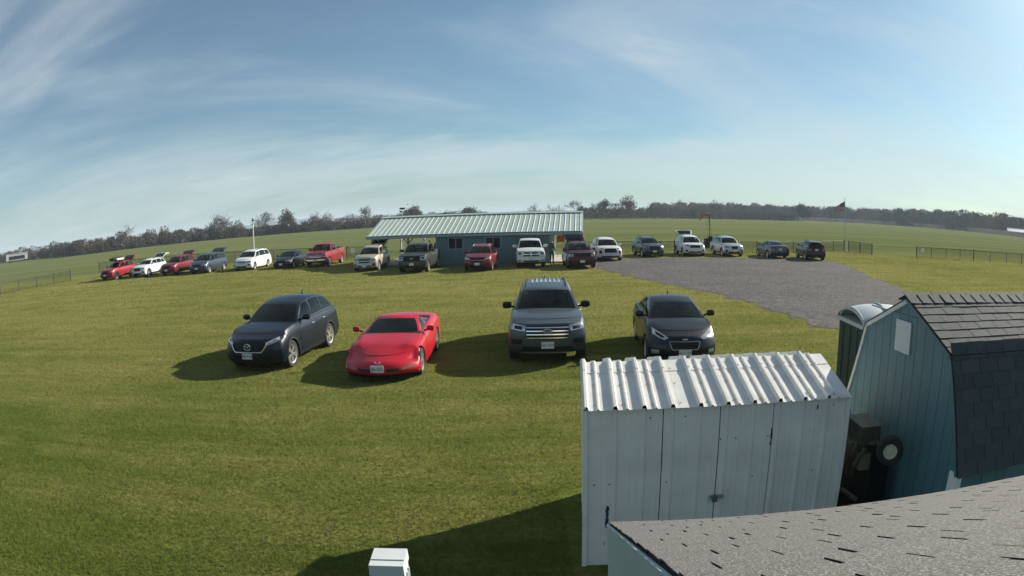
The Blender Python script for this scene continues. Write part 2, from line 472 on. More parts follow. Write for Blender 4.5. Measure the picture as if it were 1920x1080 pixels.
def rib_profile(u0, u1, major, minors, hm, hn, bw=0.030):
    """list of (u, height) across a ribbed sheet"""
    pr = [(u0, 0.0)]
    k = 0; u = math.ceil((u0 - 0.02) / major) * major
    marks = []
    while u < u1 + 0.01:
        marks.append((u, hm, bw)); 
        for q in minors: marks.append((u + q * major, hn, bw * 0.55))
        u += major
    for (c, h, w) in sorted(marks):
        if c - w < u0 + 1e-3 or c + w > u1 - 1e-3: continue
        pr += [(c - w, 0.0), (c - w * 0.45, h), (c + w * 0.45, h), (c + w, 0.0)]
    pr.append((u1, 0.0))
    return pr
def ribbed(name, u0, u1, z0, z1f, mapf, mat, parent, major=0.29, minors=(0.5,), hm=0.018, hn=0.004, thick=0.004):
    pr = rib_profile(u0, u1, major, minors, hm, hn)
    mb = MB()
    for o, (a, b_) in ((0, (0, 1)),):
        n = len(pr)
        vs = [mapf(u, z0, h) for u, h in pr] + [mapf(u, z1f(u), h) for u, h in pr]
        vs += [mapf(u, z0, h - thick) for u, h in pr] + [mapf(u, z1f(u), h - thick) for u, h in pr]
        fs = []
        for i in range(n - 1):
            fs += [(i, i + 1, n + i + 1, n + i), (2 * n + i, 3 * n + i, 3 * n + i + 1, 2 * n + i + 1), (i, 2 * n + i, 2 * n + i + 1, i + 1), (n + i, n + i + 1, 3 * n + i + 1, 3 * n + i)]
        fs += [(0, n, 3 * n, 2 * n), (n - 1, 3 * n - 1, 4 * n - 1, 2 * n - 1)]
        mb.add(vs, fs)
    return mb.obj(name, mat, parent)
front = lambda u, z, h: (u, -h, z)
# dark inner core so the seams read as gaps
MB().box((SW / 2, SD / 2, SE / 2 - 0.02), (SW - 0.05, SD - 0.05, SE - 0.06)).obj('inner_frame', M_DARK, shed)
top = lambda u: SE - 0.004
for nm, u0, u1 in (('wall_panel', 0.0, 0.775), ('door', 0.785, 1.378), ('door', 1.388, 1.975), ('wall_panel', 1.983, SW)):
    ribbed(nm, u0, u1, 0.0 if nm == 'wall_panel' else 0.06, top, front, M_SHED, shed)
MB().box((1.38, -0.004, 0.028), (1.18, 0.03, 0.055)).obj('threshold', M_SHED, shed)
ribbed('wall_panel', 0.0, SD, 0.0, lambda u: SE + (SR - SE) * (1 - abs(u - SD / 2) / (SD / 2)) - 0.01, lambda u, z, h: (-h - 0.002, SD - u, z), M_SHED, shed)
ribbed('wall_panel', 0.0, SD, 0.0, lambda u: SE + (SR - SE) * (1 - abs(u - SD / 2) / (SD / 2)) - 0.01, lambda u, z, h: (SW + h + 0.002, u, z), M_SHED, shed)
ribbed('wall_panel', 0.0, SW, 0.0, top, lambda u, z, h: (SW - u, SD + h, z), M_SHED, shed)
for cx in (-0.012, SW + 0.012):
    MB().box((cx, -0.006, SE / 2), (0.05, 0.05, SE - 0.01)).obj('corner_trim', M_SHED, shed)
sl = math.atan2(SR - SE, SD / 2); slen = math.hypot(SR - SE, SD / 2) + 0.06
def roof_front(u, s, h):
    return (u, SD / 2 - s * math.cos(sl) + h * -math.sin(sl), SR - s * math.sin(sl) + h * math.cos(sl) + 0.012)
def roof_back(u, s, h):
    return (u, SD / 2 + s * math.cos(sl) + h * math.sin(sl), SR - s * math.sin(sl) + h * math.cos(sl) + 0.012)
W3 = (SW + 0.08) / 3
for k in range(3):
    a, b_ = -0.04 + k * W3, -0.04 + (k + 1) * W3
    ribbed('roof_sheet', a + 0.001, b_ - 0.001, 0.14, lambda u: slen, roof_front, M_SHEDROOF, shed, 0.29, (0.42,), 0.046, 0.018, 0.003)
    ribbed('roof_sheet', a + 0.001, b_ - 0.001, 0.14, lambda u: slen, roof_back, M_SHEDROOF, shed, 0.29, (0.42,), 0.046, 0.018, 0.003)
    ribbed('ridge_cap', a + 0.001, b_ - 0.001, 0.0, lambda u: 0.27, lambda u, s, h: roof_front(u, s, h + 0.005), M_SHEDROOF, shed, 0.29, (0.42,), 0.046, 0.018, 0.003)
    ribbed('ridge_cap', a + 0.001, b_ - 0.001, 0.0, lambda u: 0.27, lambda u, s, h: roof_back(u, s, h + 0.005), M_SHEDROOF, shed, 0.29, (0.42,), 0.046, 0.018, 0.003)
scr = MB().lathe([(0.0001, 0.004), (0.008, 0.003), (0.010, 0.0)], 6, 'z').mesh('screw', M_SCREW)
for i in range(10):
    for s in (0.2, 0.55, 0.97):
        p = roof_front(0.08 + i * 0.29 + 0.02 * rnd.random(), s + 0.02 * rnd.random(), 0.006)
        link('screw', scr, shed, p)
for i in range(16):
    link('screw', scr, shed, (0.06 + i * 0.19 + rnd.uniform(-.03, .03), -0.005, rnd.choice((1.72, 1.74, 1.0, 1.45, 0.5))), (R(90), 0, 0))
def chip(name, u, z, w, h, mat, seed, n=9):
    r_ = random.Random(seed)
    L_ = [(u - w / 2 * r_.uniform(.4, 1.1), z - h / 2 + h * i / n) for i in range(n + 1)]
    Rr = [(u + w / 2 * r_.uniform(.4, 1.1), z - h / 2 + h * i / n) for i in range(n + 1)]
    poly = L_ + Rr[::-1]
    MB().prism(poly, lambda a, b_: (a, -0.0035, b_), lambda a, b_: (a, -0.006, b_)).obj(name, mat, shed)
chip('paint_chip', 0.225, 0.645, 0.040, 0.21, M_CHIP, 1)
chip('paint_chip', 0.215, 0.515, 0.022, 0.07, M_CHIP, 4)
chip('rust_mark', 1.973, 1.44, 0.022, 0.19, M_RUST, 2)
chip('rust_mark', 1.10, 0.47, 0.016, 0.10, M_CHIP, 3)
chip('rust_mark', 0.778, 1.30, 0.012, 0.10, M_RUST, 6)
chip('rust_mark', 2.50, 1.73, 0.02, 0.05, M_RUST, 7)
la = MB().box((1.40, -0.030, 0.80), (0.15, 0.010, 0.045)).obj('hasp', M_GALV, shed)
mb = MB(); mb.box((1.375, -0.052, 0.775), (0.055, 0.026, 0.05)); mb.tube([(1.358, -0.052, 0.795), (1.358, -0.052, 0.825), (1.392, -0.052, 0.825), (1.392, -0.052, 0.795)], 0.006, 6)
mb.obj('padlock', M_SCREW, la)
# dirt splash along the foot of the front wall
chip('rust_mark', 0.26, 0.20, 0.012, 0.10, M_RUST, 8); chip('rust_mark', 0.2, 0.28, 0.008, 0.05, M_RUST, 9)

# ------------------------------------------------------------------ gambrel barn shed
M_BARN = M('blue_green_siding', (0.070, 0.148, 0.175), 0.6, 0, 0.08, 3.5, 0.08, 60, piece=0.06)
M_TRIM = M('grey_white_trim', (0.42, 0.46, 0.47), 0.55, 0, 0.06, 4)
M_SHINGLE = M('dark_shingle', (0.060, 0.069, 0.071), 0.9, 0, 0.18, 30, 0.6, 220, piece=0.13)
M_SHINGLE2 = M('grey_shingle', (0.092, 0.089, 0.086), 0.92, 0, 0.40, 120, 0.6, 200, piece=0.06, tint=(0.205, 0.198, 0.19), tscale=150, tamt=(0.50, 0.62))
M_TAR = M('tar_edge', (0.014, 0.014, 0.016), 0.9)
barn = thing('gambrel_barn', 'blue green gambrel barn shed with dark shingle roof and wheel beside it', 'barn', (4.40, 5.93, 0), R(-2.0))
barn['label'] = 'blue green gambrel barn shed with dark shingled roof and white corner trim'
BL = 4.3
KY, KZ, EY, EZ, BZ = 1.00, 2.47, 1.45, 1.34, 2.915   # kink, eave, ridge (local y from the ridge line)
def gam(y):
    a = abs(y)
    return BZ + (KZ - BZ) * a / KY if a <= KY else KZ + (EZ - KZ) * (a - KY) / (EY - KY)
WY = EY - 0.06
MB().prism([(-WY, 0), (WY, 0), (WY, EZ - 0.02), (KY - 0.04, KZ - 0.06), (0, BZ - 0.06), (-KY + 0.04, KZ - 0.06), (-WY, EZ - 0.02)], lambda a, b_: (0.02, a, b_), lambda a, b_: (BL - 0.02, a, b_)).obj('inner_wall', M_DARK, barn)
pw = 0.195
yk = -WY
while yk < WY - 0.02:
    a, b_ = yk + 0.004, min(yk + pw, WY) - 0.004
    cuts = [a] + [c for c in (-KY, 0, KY) if a < c < b_] + [b_]
    poly = [(a, 0.05)] + [(b_, 0.05)] + [(c, max(0.1, gam(c) - 0.035)) for c in cuts[::-1]]
    MB().prism(poly, lambda p, q: (0.004, p, q), lambda p, q: (0.03, p, q)).obj('plank', M_BARN, barn)
    yk += pw
k = 0
while k * 0.4 < BL - 0.05:      # side wall under the near eave, in planks
    MB().box((k * 0.4 + 0.2, -WY - 0.012, EZ / 2), (0.39, 0.025, EZ - 0.06)).obj('plank', M_BARN, barn); k += 1
MB().box((0.02, -WY + 0.03, EZ / 2 + 0.02), (0.075, 0.16, EZ - 0.03)).obj('corner_trim', M_WHITE, barn)
MB().box((0.02, WY + 0.022, EZ / 2 - 0.05), (0.075, 0.055, EZ - 0.16)).obj('corner_trim', M_TRIM, barn)
for (y0, z0, y1, z1) in ((0, BZ, KY, KZ), (KY, KZ, EY, EZ), (0, BZ, -KY, KZ), (-KY, KZ, -EY, EZ)):
    d = Vector((0, y1 - y0, z1 - z0)); L_ = d.length; nrm = Vector((0, -d.z, d.y)).normalized()
    if nrm.z < 0: nrm = -nrm
    c = Vector((-0.012, (y0 + y1) / 2, (z0 + z1) / 2)) - nrm * 0.038
    MB().box(c, (0.03, L_ + 0.01, 0.055), Matrix.Rotation(math.atan2(d.z, d.y), 3, 'X')).obj('rake_board', M_BARN if y1 < 0 else M_TRIM, barn)
MB().box((-0.008, 0.05, 2.46), (0.022, 0.34, 0.36)).obj('vent_cover', M_TRIM, barn)
MB().box((0.0, 0.2, 2.70), (0.02, 1.35, 0.016)).obj('siding_joint', M_BARN, barn)
tabm = {}
def tab_mesh(w, l, t, mat, key):
    """one shingle tab lying in x (across) / y (down slope, butt at y=0), slightly wedge shaped with a dark butt edge"""
    if key in tabm: return tabm[key]
    mb = MB()
    x = w / 2
    vs = [(-x, 0, 0), (x, 0, 0), (x, l, -0.004), (-x, l, -0.004), (-x, 0, t), (x, 0, t), (x, l, 0.002), (-x, l, 0.002)]
    mb.add(vs, [(4, 5, 6, 7)], 0)
    mb.add(vs, [(0, 1, 5, 4), (1, 2, 6, 5), (3, 0, 4, 7), (2, 3, 7, 6), (0, 3, 2, 1)], 1)
    tabm[key] = mb.mesh('shingle', [mat, M_TAR])
    return tabm[key]
def lay_tabs(parent, origin, ex, es, en, width, length, tw, ex_h, mat, key, gap=0.007, t=0.007, jitter=0.004, keep=None, slot_every=None):
    """rows of tabs from the eave (origin) up the slope; ex across, es up the slope, en normal"""
    me = tab_mesh(tw - gap, ex_h + 0.03, t, mat, key)
    row = 0
    while row * ex_h < length - 0.02:
        off = (row % 2) * tw / 2 + (row % 3) * 0.03
        u = -off + tw / 2
        while u - tw / 2 < width:
            if u + tw / 2 > 0.03 and u - tw / 2 < width - 0.03 and (keep is None or keep(u, row * ex_h)):
                a_, b_ = max(u - tw / 2, 0.0), min(u + tw / 2, width)
                uu = (a_ + b_) / 2; sx = max(0.05, (b_ - a_) / tw)
                p = origin + ex * uu + es * (row * ex_h + rnd.uniform(-jitter, jitter)) + en * rnd.uniform(0.002, 0.005)
                mt = Matrix((ex, es, en)).transposed().to_4x4(); mt.translation = p
                o = link('shingle', me, parent); o.matrix_local = mt @ Matrix.Rotation(rnd.uniform(-.004, .004), 4, 'Z') @ Matrix.Diagonal((sx, 1, 1, 1))
            u += tw
        row += 1
X3 = Vector((1, 0, 0))
def slope(y0, z0, y1, z1):
    es = Vector((0, y1 - y0, z1 - z0)); L_ = es.length; es.normalize()
    en = X3.cross(es)
    if en.z < 0: en = -en
    return es, en, L_
for sgn in (-1, 1):
    for (a, b_) in (((EY, EZ), (KY, KZ)), ((KY, KZ), (0, BZ))):
        es, en, L_ = slope(sgn * a[0], a[1], sgn * b_[0], b_[1])
        o0 = Vector((-0.03, sgn * a[0], a[1]))
        mb = MB(); c = o0 + X3 * (BL / 2 + 0.03) + es * L_ / 2 - en * 0.012
        mb.box((0, 0, 0), (BL + 0.06, L_, 0.018))
        ob = mb.obj('roof_deck', M_TAR if sgn < 0 else M_SHINGLE, barn)
        mt = Matrix((X3, es, X3.cross(es))).transposed().to_4x4(); mt.translation = c; ob.matrix_local = mt
        if sgn < 0:
            up = a[0] == KY
            lay_tabs(barn, o0 - es * 0.02, X3, es, en, BL + 0.03, L_, 0.305 if up else 0.305, 0.148, M_SHINGLE, ('b', up), t=0.010)
capm = MB()
es, en, _ = slope(-KY, KZ, 0, BZ)
for s_ in (-1, 1):
    a = math.atan2(BZ - KZ, KY)
    vs = [(-0.115, 0, 0.022), (0.115, 0, 0.010), (0.115, s_ * 0.17 * math.cos(a), 0.010 - 0.17 * math.sin(a)), (-0.115, s_ * 0.17 * math.cos(a), 0.022 - 0.17 * math.sin(a))]
    lo = [(x, y, z - 0.010) for x, y, z in vs]
    capm.add(vs, [(0, 1, 2, 3)], 0); capm.add(vs + lo, [(0, 4, 5, 1), (1, 5, 6, 2), (2, 6, 7, 3), (3, 7, 4, 0)], 1)
capme = capm.mesh('ridge_shingle', [M_SHINGLE, M_TAR])
i = 0
while 0.08 + i * 0.185 < BL:
    link('ridge_shingle', capme, barn, (0.06 + i * 0.185, 0, BZ + 0.006), (R(rnd.uniform(-1, 1)), 0, 0)); i += 1

# ------------------------------------------------------------------ portable toilet behind the barn
M_POTTY = M('dark_green_plastic', (0.022, 0.045, 0.040), 0.5, 0, 0.1, 5)
M_POTROOF = M('white_translucent_plastic', (0.42, 0.46, 0.46), 0.4, 0, 0.05, 4)
pt = thing('portable_toilet', 'dark green portable toilet with white domed roof behind the barn', 'portable toilet', (6.02, 9.06, 0), R(-6))
PW = 1.02
MB().box((0, 0, 0.06), (PW + 0.04, PW + 0.04, 0.12)).obj('skid_base', M_PLASTIC, pt)
for (cx, cy, sx, sy) in ((0, -PW / 2, PW, 0.04), (0, PW / 2, PW, 0.04), (-PW / 2, 0, 0.04, PW - 0.05), (PW / 2, 0, 0.04, PW - 0.05)):
    mb = MB(); mb.box((cx, cy, 1.09), (sx, sy, 1.94))
    for q in (-0.3, 0.0, 0.3):
        mb.box((cx + (q if sx > sy else 0), cy + (0 if sx > sy else q), 1.09), (0.05 if sx > sy else sx + 0.03, sy + 0.03 if sx > sy else 0.05, 1.8))
    mb.obj('wall_panel', M_POTTY, pt)
dr = MB().box((0, -PW / 2 - 0.045, 1.1), (0.66, 0.03, 1.8)).obj('door', M_POTTY, pt)
MB().box((0.24, -PW / 2 - 0.075, 1.05), (0.04, 0.03, 0.16)).obj('handle', M_WHITE, dr)
def dome(u, v):
    h = 0.26 * (max(0, math.cos(u * PI / 2)) ** 0.6) * (1 - 0.35 * abs(v) ** 3)
    return (v * (PW / 2 + 0.05), u * (PW / 2 + 0.05), 2.10 + h)
st = [i / 10 for i in range(-10, 11)]
MB().grid(dome, st, st).obj('roof', M_POTROOF, pt, 60)
MB().box((0, 0, 2.075), (PW + 0.12, PW + 0.12, 0.06)).obj('roof_rim', M_POTROOF, pt)
for q in (-0.5, 0.0, 0.5):
    mb = MB(); mb.tube([(q * PW, u * PW / 2, dome(u, q * 1.8)[2] + 0.012) for u in st], 0.018, 6); mb.obj('roof_rib', M_POTROOF, pt)

# ------------------------------------------------------------------ garden trailer tipped up on its end between the sheds
M_CART = M('dusty_olive_metal', (0.085, 0.080, 0.052), 0.7, 0.2, 0.2, 8)
M_CREAM = M('cream_hub', (0.52, 0.50, 0.36), 0.5, 0, 0.08, 10)
ct = thing('tipped_trailer', 'small dark utility trailer tipped on end with cream wheel hub beside barn', 'trailer', (3.99, 5.83, 0.08), R(-3))
mb = MB(); mb.box((0.0, 0.35, 0.62), (0.05, 0.95, 1.2)); mb.box((0.12, -0.12, 0.62), (0.22, 0.035, 1.2)); mb.box((0.12, 0.82, 0.62), (0.22, 0.035, 1.2)); mb.box((0.12, 0.35, 0.03), (0.22, 0.9, 0.06))
mb.obj('bed', M_PLASTIC, ct)
mb = MB(); mb.box((-0.08, 0.12, 1.42), (0.26, 0.42, 0.035)); mb.box((-0.20, 0.12, 1.33), (0.035, 0.42, 0.18)); mb.box((-0.08, -0.08, 1.33), (0.26, 0.03, 0.18)); mb.box((0.03, 0.12, 1.3), (0.03, 0.40, 0.25))
mb.obj('hitch_bracket', M_CART, ct)
mb = MB(); mb.tube([(-0.02, 0.85, 1.27), (-0.02, -0.42, 1.27)], 0.022, 10); mb.tube([(-0.05, 0.3, 1.30), (-0.12, 0.02, 1.22), (-0.05, -0.18, 1.27)], 0.025, 8); mb.tube([(-0.1, 0.35, 1.1), (-0.16, 0.15, 1.15), (-0.1, -0.02, 1.22)], 0.03, 8)
mb.obj('axle', M_CART, ct)
def small_wheel(parent, loc, r_):
    w = MB().lathe([(r_ * 0.50, -0.045), (r_ * 0.62, -0.062), (r_ * 0.90, -0.058), (r_, -0.030), (r_, 0.030), (r_ * 0.90, 0.058), (r_ * 0.62, 0.062), (r_ * 0.50, 0.045)], 28).obj('wheel', M_TYRE, parent, 40, loc=loc)
    mb = MB(); mb.lathe([(0.0001, -0.060), (r_ * 0.14, -0.058), (r_ * 0.16, -0.038), (r_ * 0.34, -0.030), (r_ * 0.44, -0.050), (r_ * 0.51, -0.050), (r_ * 0.51, 0.05), (0.0001, 0.05)], 24)
    mb.obj('hub', M_CREAM, w, 35); return w
w_ = small_wheel(ct, (-0.02, -0.47, 1.29), 0.165); w_.rotation_euler = (0, 0, R(-22))
w_ = small_wheel(ct, (-0.02, 0.94, 1.27), 0.165)
M_CARTL = M('worn_tan_metal', (0.17, 0.155, 0.105), 0.65, 0.2, 0.2, 8)
mb = MB(); mb.tube([(-0.18, -0.05, 1.44), (-0.20, 0.10, 1.05), (-0.12, 0.30, 0.75)], 0.022, 8); mb.obj('lift_arm', M_CARTL, ct)
mb = MB(); mb.tube([(-0.14, -0.10, 1.20), (-0.22, -0.02, 0.98), (-0.14, 0.12, 0.80), (-0.08, 0.3, 0.72)], 0.028, 8); mb.obj('lift_arm', M_CART, ct)
mb = MB(); mb.box((-0.10, -0.02, 1.02), (0.14, 0.12, 0.20)); mb.obj('gear_housing', M_CARTL, ct)
mb = MB(); mb.box((-0.08, 0.12, 1.445), (0.30, 0.46, 0.014)); mb.obj('top_tray', M_CARTL, ct)
mb = MB(); mb.tube([(-0.13, -0.06, 0.55), (-0.13, 0.35, 0.5)], 0.03, 8); mb.obj('cross_tube', M_CART, ct)
# ------------------------------------------------------------------ near building with grey three-tab roof
nb = thing('workshop_building', 'grey shingled workshop roof below the camera with pale blue rake board', 'building', (0.53, 3.31, 0), R(-5.8))
M_RAKE = M('pale_blue_trim', (0.30, 0.39, 0.41), 0.5, 0, 0.05, 4)
NE, NSL, NLEN, NWID = 2.0, R(25.2), 3.45, 5.6
MB().box((NWID / 2 + 0.12, -1.75, 0.93), (NWID - 0.1, 3.2, 1.86)).obj('wall', M_BARN, nb)
es = Vector((0, -math.cos(NSL), math.sin(NSL))); en = Vector((0, math.sin(NSL), math.cos(NSL)))
o0 = Vector((0, 0, NE))
ob = MB().box((0, 0, 0), (NWID, NLEN, 0.03)).obj('roof_deck', M_TAR, nb)
mt = Matrix((X3, es, X3.cross(es))).transposed().to_4x4(); mt.translation = o0 + X3 * NWID / 2 + es * NLEN / 2 - en * 0.018; ob.matrix_local = mt
lay_tabs(nb, o0 - es * 0.015, X3, es, en, NWID, NLEN, 0.305, 0.143, M_SHINGLE2, 'near', gap=0.011, t=0.006, jitter=0.002, keep=lambda u, s: u < 4.4 - s * 0.9)
mb = MB()
row = 0
while row * 0.143 < NLEN - 0.02:
    u0 = 4.4 - row * 0.143 * 0.9 - 0.1
    for k in range(int((NWID - u0) / 0.305)):
        p = o0 + X3 * (u0 + 0.15 + (row % 2) * 0.15 + k * 0.305) + es * (row * 0.143) + en * 0.003
        q = [p + X3 * a + es * b_ + en * c for a, b_, c in ((-.149, 0, 0), (.149, 0, 0), (.149, .17, -.004), (-.149, .17, -.004), (-.149, 0, .004), (.149, 0, .004), (.149, .17, .002), (-.149, .17, .002))]
        mb.add(q, [(4, 5, 6, 7), (0, 1, 5, 4), (1, 2, 6, 5), (3, 0, 4, 7)])
    row += 1
so = mb.obj('shingle_field', M_SHINGLE2, nb); so['kind'] = 'stuff'
for j, (dz, hh, th) in enumerate(((0.046, 0.080, 0.034), (0.155, 0.135, 0.026), (0.284, 0.12, 0.020))):
    ob = MB().box((0, 0, 0), (th, NLEN, hh)).obj('rake_board', M_RAKE, nb)
    mt = Matrix((X3, es, X3.cross(es))).transposed().to_4x4(); mt.translation = o0 + X3 * (0.005 + 0.003 * j) + es * NLEN / 2 - en * dz; ob.matrix_local = mt
MB().box((NWID / 2 + 0.05, -0.03, NE - 0.09), (NWID - 0.1, 0.03, 0.11)).obj('fascia', M_RAKE, nb)

# ------------------------------------------------------------------ white post in the foreground
M_VINYL = M('white_vinyl', (0.50, 0.53, 0.53), 0.45, 0, 0.05, 6)
po = thing('white_post', 'white square vinyl utility post standing in the shadow by the camera', 'post', (-0.695, 2.98, 0), R(1.5))
MB().box((0, 0, 0.96), (0.180, 0.185, 1.92)).obj('post_sleeve', M_VINYL, po)
mb = MB(); mb.prism([(-0.096, -0.102), (0.096, -0.102), (0.096, 0.102), (-0.096, 0.102)], lambda a, b_: (a, b_, 1.921), lambda a, b_: (a * 0.97, b_ * 0.97, 1.985))
mb.obj('cap', M_VINYL, po)
MB().box((0, -0.035, 1.988), (0.180, 0.006, 0.006)).obj('cap_seam', M_TRIM, po)
for dy in (-0.06, 0.0, 0.05):
    MB().box((0.0955, dy, 0.95), (0.010, 0.012, 1.88)).obj('side_channel', M_VINYL, po)

# ------------------------------------------------------------------ club pavilion
M_PAV = M('teal_wall_metal', (0.125, 0.205, 0.215), 0.55, 0, 0.06, 1.5)
M_PAVROOF = M('pale_green_roof_metal', (0.40, 0.48, 0.42), 0.42, 0.1, 0.06, 1.2)
M_PAVTRIM = M('grey_blue_trim', (0.26, 0.33, 0.36), 0.55, 0, 0.05, 3)
M_SOFFIT = M('pale_soffit', (0.50, 0.52, 0.48), 0.7, 0, 0.05, 3)
M_CONC = M('concrete', (0.40, 0.37, 0.33), 0.9, 0, 0.12, 3, 0.2, 30)
PL, PD, PE, PR = 16.1, 8.0, 2.42, 3.78
pav = thing('club_pavilion', 'long teal club pavilion with ribbed pale green metal roof and open ends', 'building', (-10.87, 49.92, 0), R(-7))
U1, U2 = 5.29, 13.89
def wall_with_holes(u0, u1, z0, z1, holes, y, th, mat, parent):
    """front wall as plain pieces round the window openings"""
    us = sorted({u0, u1, *[h[0] for h in holes], *[h[1] for h in holes]})
    mb = MB()
    for a, b_ in zip(us, us[1:]):
        hs = [h for h in holes if h[0] <= a and b_ <= h[1]]
        segs = [(z0, z1)] if not hs else [(z0, hs[0][2]), (hs[0][3], z1)]
        for s0, s1 in segs: mb.box(((a + b_) / 2, y, (s0 + s1) / 2), (b_ - a, th, s1 - s0))
    return mb.obj('wall', mat, parent, merge=0.0005)
WIN = [(6.25, 7.32, 1.22, 2.0), (9.12, 10.21, 1.2, 1.99)]
wall_with_holes(U1, U2, 0, PE - 0.02, WIN, 0.075, 0.15, M_PAV, pav)
MB().box(((U1 + U2) / 2, PD - 0.075, PE / 2), (U2 - U1, 0.15, PE)).obj('wall', M_PAV, pav)
for u in (U1 + 0.075, U2 - 0.075):
    MB().box((u, PD / 2, PE / 2), (0.15, PD - 0.31, PE)).obj('wall', M_PAV, pav)
for k in range(int((U2 - U1) / 0.3)):          # siding ribs
    u = U1 + 0.2 + k * 0.3
    if not any(h[0] - 0.1 < u < h[1] + 0.1 for h in WIN):
        MB().box((u, -0.008, PE / 2 - 0.02), (0.035, 0.016, PE - 0.06)).obj('siding_rib', M_PAV, pav)
for (a, b_, c, d) in WIN:
    w = MB().box(((a + b_) / 2, 0.06, (c + d) / 2), (b_ - a, 0.02, d - c)).obj('window', M_GLASS, pav)
    for (cx, cz, sx, sz) in (((a + b_) / 2, d + 0.03, b_ - a + 0.16, 0.075), ((a + b_) / 2, c - 0.03, b_ - a + 0.16, 0.075), (a - 0.03, (c + d) / 2, 0.075, d - c - 0.02), (b_ + 0.03, (c + d) / 2, 0.075, d - c - 0.02)):
        MB().box((cx, -0.012, cz), (sx, 0.05, sz)).obj('window_frame', M_PAVTRIM, w)
    MB().box(((a + b_) / 2, 0.035, (c + d) / 2), (0.05, 0.03, d - c)).obj('mullion', M_PAVTRIM, w)
MB().box((12.2, -0.03, 2.16), (1.9, 0.05, 0.05)).obj('light_bar', M_PAVTRIM, pav)
for (a, b_) in ((0.0, U1), (U2, PL)):
    MB().box(((a + b_) / 2, 0.10, PE - 0.16), (b_ - a, 0.16, 0.30)).obj('header_beam', M_PAVTRIM if a == 0 else M_PAV, pav)
    MB().box(((a + b_) / 2, PD - 0.10, PE - 0.14), (b_ - a, 0.16, 0.26)).obj('header_beam', M_PAV, pav)
    MB().box(((a + b_) / 2, PD / 2, PE - 0.02), (b_ - a - 0.02, PD - 0.4, 0.03)).obj('soffit', M_SOFFIT, pav)
    MB().box(((a + b_) / 2, PD / 2, 0.06), (b_ - a - 0.02, PD - 0.3, 0.12)).obj('porch_slab', M_CONC, pav)
M_POSTW = M('white_wood_post', (0.50, 0.52, 0.50), 0.7, 0, 0.1, 5)
for (u, y) in ((0.10, 0.10), (0.10, PD - 0.1), (2.3, PD - 0.1), (PL - 0.1, 0.10), (PL - 0.1, PD - 0.1), (1.9, PD - 0.1 - 3.9)):
    p = MB().box((u, y, (PE - 0.31 + 0.12) / 2), (0.13, 0.13, PE - 0.31 - 0.12)).obj('post', M_POSTW, pav)
    for s_ in (-1, 1):
        if 0 < u + s_ * 0.5 < PL:
            MB().tube([(u + s_ * 0.02, y, PE - 0.85), (u + s_ * 0.5, y, PE - 0.34)], 0.045, 6).obj('knee_brace', M_POSTW, p)
MB().box((U1 + 0.0, -0.012, PE / 2), (0.10, 0.04, PE - 0.05)).obj('corner_trim', M_PAVTRIM, pav)
# gables
for u in (0.08, PL - 0.08):
    MB().prism([(0.0, PE), (PD, PE), (PD / 2, PR - 0.05)], lambda a, b_: (u - 0.05, a, b_), lambda a, b_: (u + 0.05, a, b_)).obj('gable', M_PAV, pav)
psl = math.atan2(PR - PE, PD / 2); pl_ = math.hypot(PR - PE, PD / 2) + 0.42
def pv_front(u, s, h): return (u, PD / 2 - s * math.cos(psl) - h * math.sin(psl), PR + 0.03 - s * math.sin(psl) + h * math.cos(psl))
def pv_back(u, s, h): return (u, PD / 2 + s * math.cos(psl) + h * math.sin(psl), PR + 0.03 - s * math.sin(psl) + h * math.cos(psl))
NS = 21; wS = (PL + 0.6) / NS
for k in range(NS):
    a = -0.30 + k * wS
    for fn in (pv_front, pv_back):
        n = 0
        pr = [(a + 0.002, 0), (a + wS * 0.19, 0), (a + wS * 0.22, 0.024), (a + wS * 0.28, 0.024), (a + wS * 0.31, 0), (a + wS * 0.69, 0), (a + wS * 0.72, 0.024), (a + wS * 0.78, 0.024), (a + wS * 0.81, 0), (a + wS - 0.002, 0)]
        m_ = len(pr); vs = [fn(u, 0, h) for u, h in pr] + [fn(u, pl_, h) for u, h in pr] + [fn(u, 0, h - 0.02) for u, h in pr] + [fn(u, pl_, h - 0.02) for u, h in pr]
        fs = []
        for i in range(m_ - 1): fs += [(i, i + 1, m_ + i + 1, m_ + i), (m_ + i, m_ + i + 1, 3 * m_ + i + 1, 3 * m_ + i), (2 * m_ + i, 2 * m_ + i + 1, 3 * m_ + i + 1, 3 * m_ + i)]
        MB().add(vs, fs).obj('roof_sheet', M_PAVROOF, pav)
for s_ in (-1, 1):
    MB().box((PL / 2, PD / 2 + s_ * 0.16, PR + 0.045), (PL + 0.62, 0.36, 0.025), Matrix.Rotation(-s_ * psl, 3, 'X')).obj('ridge_cap', M_PAVROOF, pav)
ez = PR + 0.03 - pl_ * math.sin(psl); ey = PD / 2 - pl_ * math.cos(psl)
MB().box((PL / 2, ey - 0.015, ez - 0.085), (PL + 0.58, 0.05, 0.15)).obj('eave_fascia', M_PAVTRIM, pav)
MB().box((PL / 2, ey / 2 + 0.0, PE - 0.03), (PL + 0.5, -ey + 0.05, 0.02)).obj('eave_soffit', M_PAVTRIM, pav)
for u in (-0.28, PL + 0.28):
    for fn in (pv_front, pv_back):
        a, b_ = Vector(fn(u, 0, -0.10)), Vector(fn(u, pl_, -0.10)); c = (a + b_) / 2; d = b_ - a
        MB().box(c, (0.04, d.length, 0.18), Matrix.Rotation(math.atan2(d.z, d.y), 3, 'X')).obj('rake_trim', M_PAVTRIM, pav)
def pavp(u, y, z=0): return pav.matrix_basis @ Vector((u, y, z))
bpy.context.view_layer.update()
M_ORANGE = M('faded_orange', (0.42, 0.11, 0.06), 0.7, 0, 0.1, 5)
so = thing('orange_sign', 'faded orange sign hanging in the right open end of the pavilion', 'sign', pavp(14.5, 5.0, 0), R(-7))
